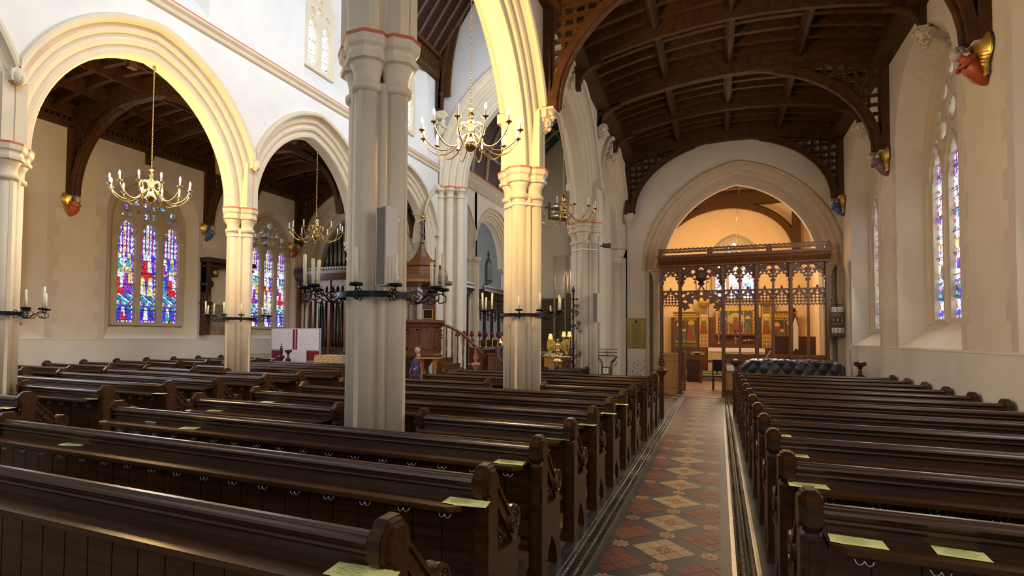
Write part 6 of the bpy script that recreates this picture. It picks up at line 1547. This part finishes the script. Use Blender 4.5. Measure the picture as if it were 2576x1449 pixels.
def angel(label, X, y, z, sg, robe, sc=1.0, rz=0):
    t = thing('angel_corbel', label, 'corbel', (X, y, z), (0 if sg > 0 else pi)+rz); t.scale = (sc, sc, sc)
    m = MB(); m.box(0, .16, -.14, .14, -.03, 0); m.build('abacus', STN, t)
    m = MB()                                   # robe: one tapering folded surface leaning out from the wall
    P = [(.03,-.50),(.08,-.44),(.12,-.36),(.14,-.28),(.17,-.20),(.23,-.14)]; R = [.03,.085,.115,.11,.095,.06]; n = 20; v = []; f = []
    for i, ((px_, pz), r) in enumerate(zip(P, R)):
        for k in range(n): a = 2*pi*k/n; q = r*(1+.10*sin(5*a+i*.7)*(1 if i < 4 else .3)); v.append((px_+q*cos(a)*.9, q*sin(a)*1.15, pz+.25*q*cos(a)))
    for i in range(len(P)-1):
        for k in range(n): j = (k+1) % n; f.append((i*n+k, i*n+j, (i+1)*n+j, (i+1)*n+k))
    f += [tuple(range(n-1, -1, -1)), tuple(range(len(v)-n, len(v)))]; m.add(v, f, 0, True)
    for s in (-1, 1): m.tube([(.17, s*.085, -.16),(.21, s*.12, -.24),(.26, s*.06, -.28),(.27, s*.012, -.24)], [.036,.036,.026,.018], 8)
    rm = mat('painted_robe', robe, .45, var=.3, scale=12); m.build('robe', rm, t)
    m = MB(); m.sph((.285, 0, -.095), .066, 12, 10, sc=(1,.9,1.15)); m.sph((.348,0,-.10), .014, 6, 4); m.build('head', mat('painted_skin', (.62,.50,.40), .6, var=.1), t); m = MB(); rd = random.Random(3)
    for i in range(30): a = rd.uniform(0, 6.28); b = rd.uniform(-.2, 1.4); m.sph((.272+.070*cos(a)*cos(b)*.8-.012, .070*sin(a)*cos(b), -.082+.075*sin(b)), .022, 6, 4)
    m.build('curly_hair', mat('grey_hair', (.33,.31,.27), .7, var=.3), t)
    m = MB(); m.sph((.275, .0, -.235), .028, 8, 6, sc=(1,1.2,1)); m.build('hands', mat('painted_skin', (.62,.50,.40), .6, var=.1), t)
    for s in (-1, 1):
        m = MB(); n2 = 12; v = []; f = []
        for i in range(n2+1):
            a = i/n2; z_ = .03-.48*a; w = .07+.12*sin(pi*min(1, a*1.1+.18))
            for q in range(4): u = q/3; v.append((.035+.11*(1-u)*(1-a*.5)+.02*sin(pi*u), s*(.055+w*u), z_+.03*u))
        for i in range(n2):
            for q in range(3): b = i*4+q; f.append((b, b+1, b+5, b+4))
        m.add(v, f, 0, True); m.add([(x-.012, y_, z_) for x, y_, z_ in v], [tuple(reversed(q)) for q in f], 0, True)
        for i in range(9): a = .12+i*.09; m.tube([(.13-.05*a, s*.09, .02-.46*a+.02), (.07-.02*a, s*(.10+.12*sin(pi*a)), .0-.46*a)], [.010,.005], 5)
        m.build('gilded_wing', GLD, t)
    return t
angel('red robed angel corbel with gilded wings, nearest on the right wall', XS, 9.35, 5.40, -1, (.55,.10,.03), 1.06)
angel('purple robed angel corbel with gilded wings, middle of the right wall', XS, 14.05, 5.42, -1, (.28,.16,.24))
angel('blue robed angel corbel beside the chapel arch', XS, 18.5, 5.47, -1, (.05,.12,.38))
angel('red and gold angel corbel at the far left, between pillar and tall window', XN, 9.15, 5.10, 1, (.62,.16,.04))
angel('blue robed angel corbel between the two stained glass windows', XN, 13.45, 5.12, 1, (.08,.22,.48))
angel('red robed angel corbel beside the organ arch', XN, 17.6, 5.12, 1, (.45,.10,.03))
def head_stop(label, X, y, z, r=.10):
    t = thing('stone_mask', label, 'carving', (X, y, z)); m = MB(); m.sph((.03,0,0), r, 14, 10, sc=(.9,.85,1.1)); m.sph((.115,0,-.01), r*.16, 6, 5, sc=(1,.8,1.6)); m.sph((.095,.03,.025), r*.13, 6, 4); m.sph((.095,-.03,.025), r*.13, 6, 4); m.sph((.105,0,-.05), r*.18, 6, 4, sc=(.6,1.4,.5))
    for s in (-1, 1): m.sph((.02, s*.088, 0), r*.22, 6, 4, sc=(.6,.5,1.2))
    m.build('face', STN, t); m = MB()
    for i in range(16): a = -pi*.1+pi*1.2*i/15; m.sph((.02, .095*cos(a), .02+.105*sin(a)), .028, 6, 4)
    m.build('hair', STN, t)
for i, (y, l) in enumerate(((4.65, 'carved stone head where two arches meet, far left'), (9.2, 'carved stone head where the two left arches meet'), (13.6, 'carved stone head beside the pulpit canopy arch'))): head_stop(l, XB+.38, y, ZB+.90)
head_stop('carved stone head at the foot of the chancel arch moulding', XB+.40, YN-.15, 6.75); 
t = head_stop('carved king head low on the organ arch, left side', XN+.35, YN-.12, 4.3, .12)
# stone figure under the nave roof brace
t = thing('carved_figure_corbel', 'crouching stone figure corbel under the nave roof brace', 'corbel', (XB+.40, YN-.24, 9.35)); m = MB(); m.box(-.02,.34,-.2,.16,-.12,0); m.lathe([(.24,-.12),(.20,-.2),(.14,-.24)], (.12,0,0), 8, sm=False); m.build('abacus', STN, t)
m = MB(); P = [(.05,-.85),(.12,-.7),(.16,-.55),(.16,-.42),(.15,-.32)]; R = [.05,.13,.16,.14,.09]; v = []; f = []; n = 14
for i, ((a_, b_), r) in enumerate(zip(P, R)):
    for k in range(n): a = 2*pi*k/n; q = r*(1+.12*sin(4*a+i)); v.append((a_+q*cos(a), q*sin(a), b_))
for i in range(4):
    for k in range(n): j = (k+1) % n; f.append((i*n+k, i*n+j, (i+1)*n+j, (i+1)*n+k))
f += [tuple(range(n-1,-1,-1)), tuple(range(len(v)-n, len(v)))]; m.add(v, f, 0, True); m.sph((.24,-.02,-.33), .085, 10, 8, sc=(1,.9,1.15)); m.tube([(.2,-.14,-.42),(.3,-.12,-.52),(.28,0,-.56)], .045, 8); m.tube([(.2,.14,-.42),(.3,.1,-.50),(.28,0,-.54)], .045, 8); m.build('figure', STN, t)
# small blind niche arch by the chapel and the wires
m = MB(); arch_mould(m, pX(XS-.002), 17.85, 1.0, .12, .42, [(0,0),(.02,-.02),(.05,-.01),(.07,-.03),(.09,0)], 8); st(m.build('trim_niche', STD))
m = MB(); m.prism([(y, z) for y, z in [(17.73,.55)]+gothic(17.85, 1.0, .12, .42, 0, 6)+[(17.97,.55)]], 'x', XS-.004, XS-.001); st(m.build('trim_niche_back', STC))
# ================================================================== PEOPLE (partly hidden)
def skin(name, pts, edges, mt, parent):
    me = bpy.data.meshes.new(name); me.from_pydata([p[:3] for p in pts], [], []); me.edges.add(len(edges)); me.edges.foreach_set('vertices', [i for e in edges for i in e]); me.update()
    me.materials.append(mt); o = link(name, me, parent); md = o.modifiers.new('skin', 'SKIN'); md.use_smooth_shade = True
    for i, p in enumerate(pts): r = p[3]; me.skin_vertices[0].data[i].radius = (r, r*(p[4] if len(p) > 4 else 1)); me.skin_vertices[0].data[i].use_root = (i == 0)
    s = o.modifiers.new('sub', 'SUBSURF'); s.levels = 2; s.render_levels = 2; return o
skm = mat('skin', (.62,.36,.26), .5, var=.08)
def person(label, loc, rz, coat, legs, hair, seated=False, reach=1):
    t = thing('person', label, 'person', loc, rz); h = .86 if not seated else .50
    S = h+.50                                # shoulder height
    pts = [(0,0,h,.13,.8), (0,0,h+.16,.125,.8), (0,.02,h+.34,.145,.75), (0,.02,S,.075), (-.17,.02,S-.03,.062), (.17,.02,S-.03,.062), (-.23,-.03,S-.28,.048), (.24,-.10,S-.20,.048), (-.18,-.16,S-.42,.038), (.30,-.30,S-.24,.038)]
    eg = [(0,1),(1,2),(2,3),(3,4),(3,5),(4,6),(5,7),(6,8),(7,9)]; skin('coat', pts, eg, mat('coat_fabric', coat, .8, var=.2), t)
    if seated: L = [(0,0,h,.12,.8),(-.10,-.05,h-.02,.085),(-.11,-.40,h-.02,.065),(-.11,-.42,.08,.045),(-.11,-.54,.04,.038),(.10,-.05,h-.02,.085),(.11,-.40,h-.02,.065),(.11,-.42,.08,.045),(.11,-.54,.04,.038)]
    else: L = [(0,0,h,.12,.8),(-.09,0,h-.10,.09),(-.10,-.01,.46,.065),(-.11,.02,.09,.045),(-.11,-.12,.04,.038),(.09,0,h-.10,.09),(.10,-.02,.46,.065),(.12,.02,.09,.045),(.12,-.12,.04,.038)]
    skin('trousers', L, [(0,1),(1,2),(2,3),(3,4),(0,5),(5,6),(6,7),(7,8)], mat('trouser_fabric', legs, .8, var=.2), t)
    m = MB(); m.sph((0,-.01,S+.235), .098, 18, 14, sc=(.82,.95,1.2), d=lambda p: (.10 if (p.y < -.9 and abs(p.z+.1) < .25) else 0)-.06*max(0, -p.z)*(abs(p.x))); m.tube([(0,.02,S+.02),(0,.0,S+.14)], [.055,.05], 12)
    m.sph((0,-.115,S+.225), .018, 8, 6, sc=(.8,1,1.6))
    for s in (-1, 1): m.sph((s*.083,0,S+.235), .024, 8, 6, sc=(.4,.8,1.2))
    m.build('head', skm, t); m = MB()
    for s in (-1, 1): m.sph((s*.031,-.094,S+.25), .010, 8, 6)
    m.build('eyes', BLK, t); m = MB(); m.sph((0,-.098,S+.178), .02, 8, 5, sc=(1.2,.5,.35)); m.build('mouth', mat('lips', (.45,.15,.13), .5, var=.05), t)
    m = MB(); m.sph((0,.018,S+.262), .106, 16, 12, sc=(.86,.95,1.12), d=lambda p: -.35 if (p.y < -.35 and p.z < .45) else 0); m.build('hair', hair, t)
    for s, (x, y, z), dr in ((-1, pts[8][:3], (.05,-.10,-.03)), (1, pts[9][:3], (.04,-.13,-.01))):
        d = Vector(dr).normalized(); c = Vector((x, y, z)); sd = d.cross(Vector((0,0,1))).normalized(); pp = [tuple(c)+(.026,.8), tuple(c+d*.05)+(.034,.6), tuple(c+d*.09)+(.036,.5)]; ee = [(0,1),(1,2)]; n0 = 3
        for k in range(4):
            q = c+d*.10+sd*(-.028+.019*k); ln = (.055,.068,.072,.058)[k]
            for w in range(3): pp.append(tuple(q+d*ln*(w+.4)/2.4+Vector((0,0,-.010*w*w)))+(.0085-.001*w,))
            ee += [(2, n0),(n0, n0+1),(n0+1, n0+2)]; n0 += 3
        q = c+d*.045-sd*.036*s; pp += [tuple(q)+(.012,), tuple(q+d*.03-sd*.018*s)+(.0095,), tuple(q+d*.06-sd*.022*s)+(.008,)]; ee += [(1, n0),(n0, n0+1),(n0+1, n0+2)]
        skin('hand', pp, ee, skm, t)
    return t
hr = mat('brown_hair', (.10,.05,.03), .7, var=.4)
q = atY(1268, 880, 15.2); person('person in a dark coat half hidden behind the golden lit pillar', (q.x, 15.2, 0), radians(60), (.10,.07,.09), (.05,.04,.05), hr)
q = atY(1050, 880, 14.6); o = person('person seated in violet blue clothes in front of the pulpit', (q.x, 14.65, 0), radians(-20), (.09,.07,.22), (.10,.05,.07), hr, True)
t = thing('stool', 'low wooden stool under the person in violet blue clothes', 'stool', (q.x, 14.68, 0)); m = MB(); m.box(-.18,.18,-.14,.16,.32,.36); m.build('seat', WDR, t)
for a in (-.14, .14):
    for b in (-.10, .12): m = MB(); m.box(a-.015, a+.015, b-.015, b+.015, 0, .32); m.build('leg', WDR, t)
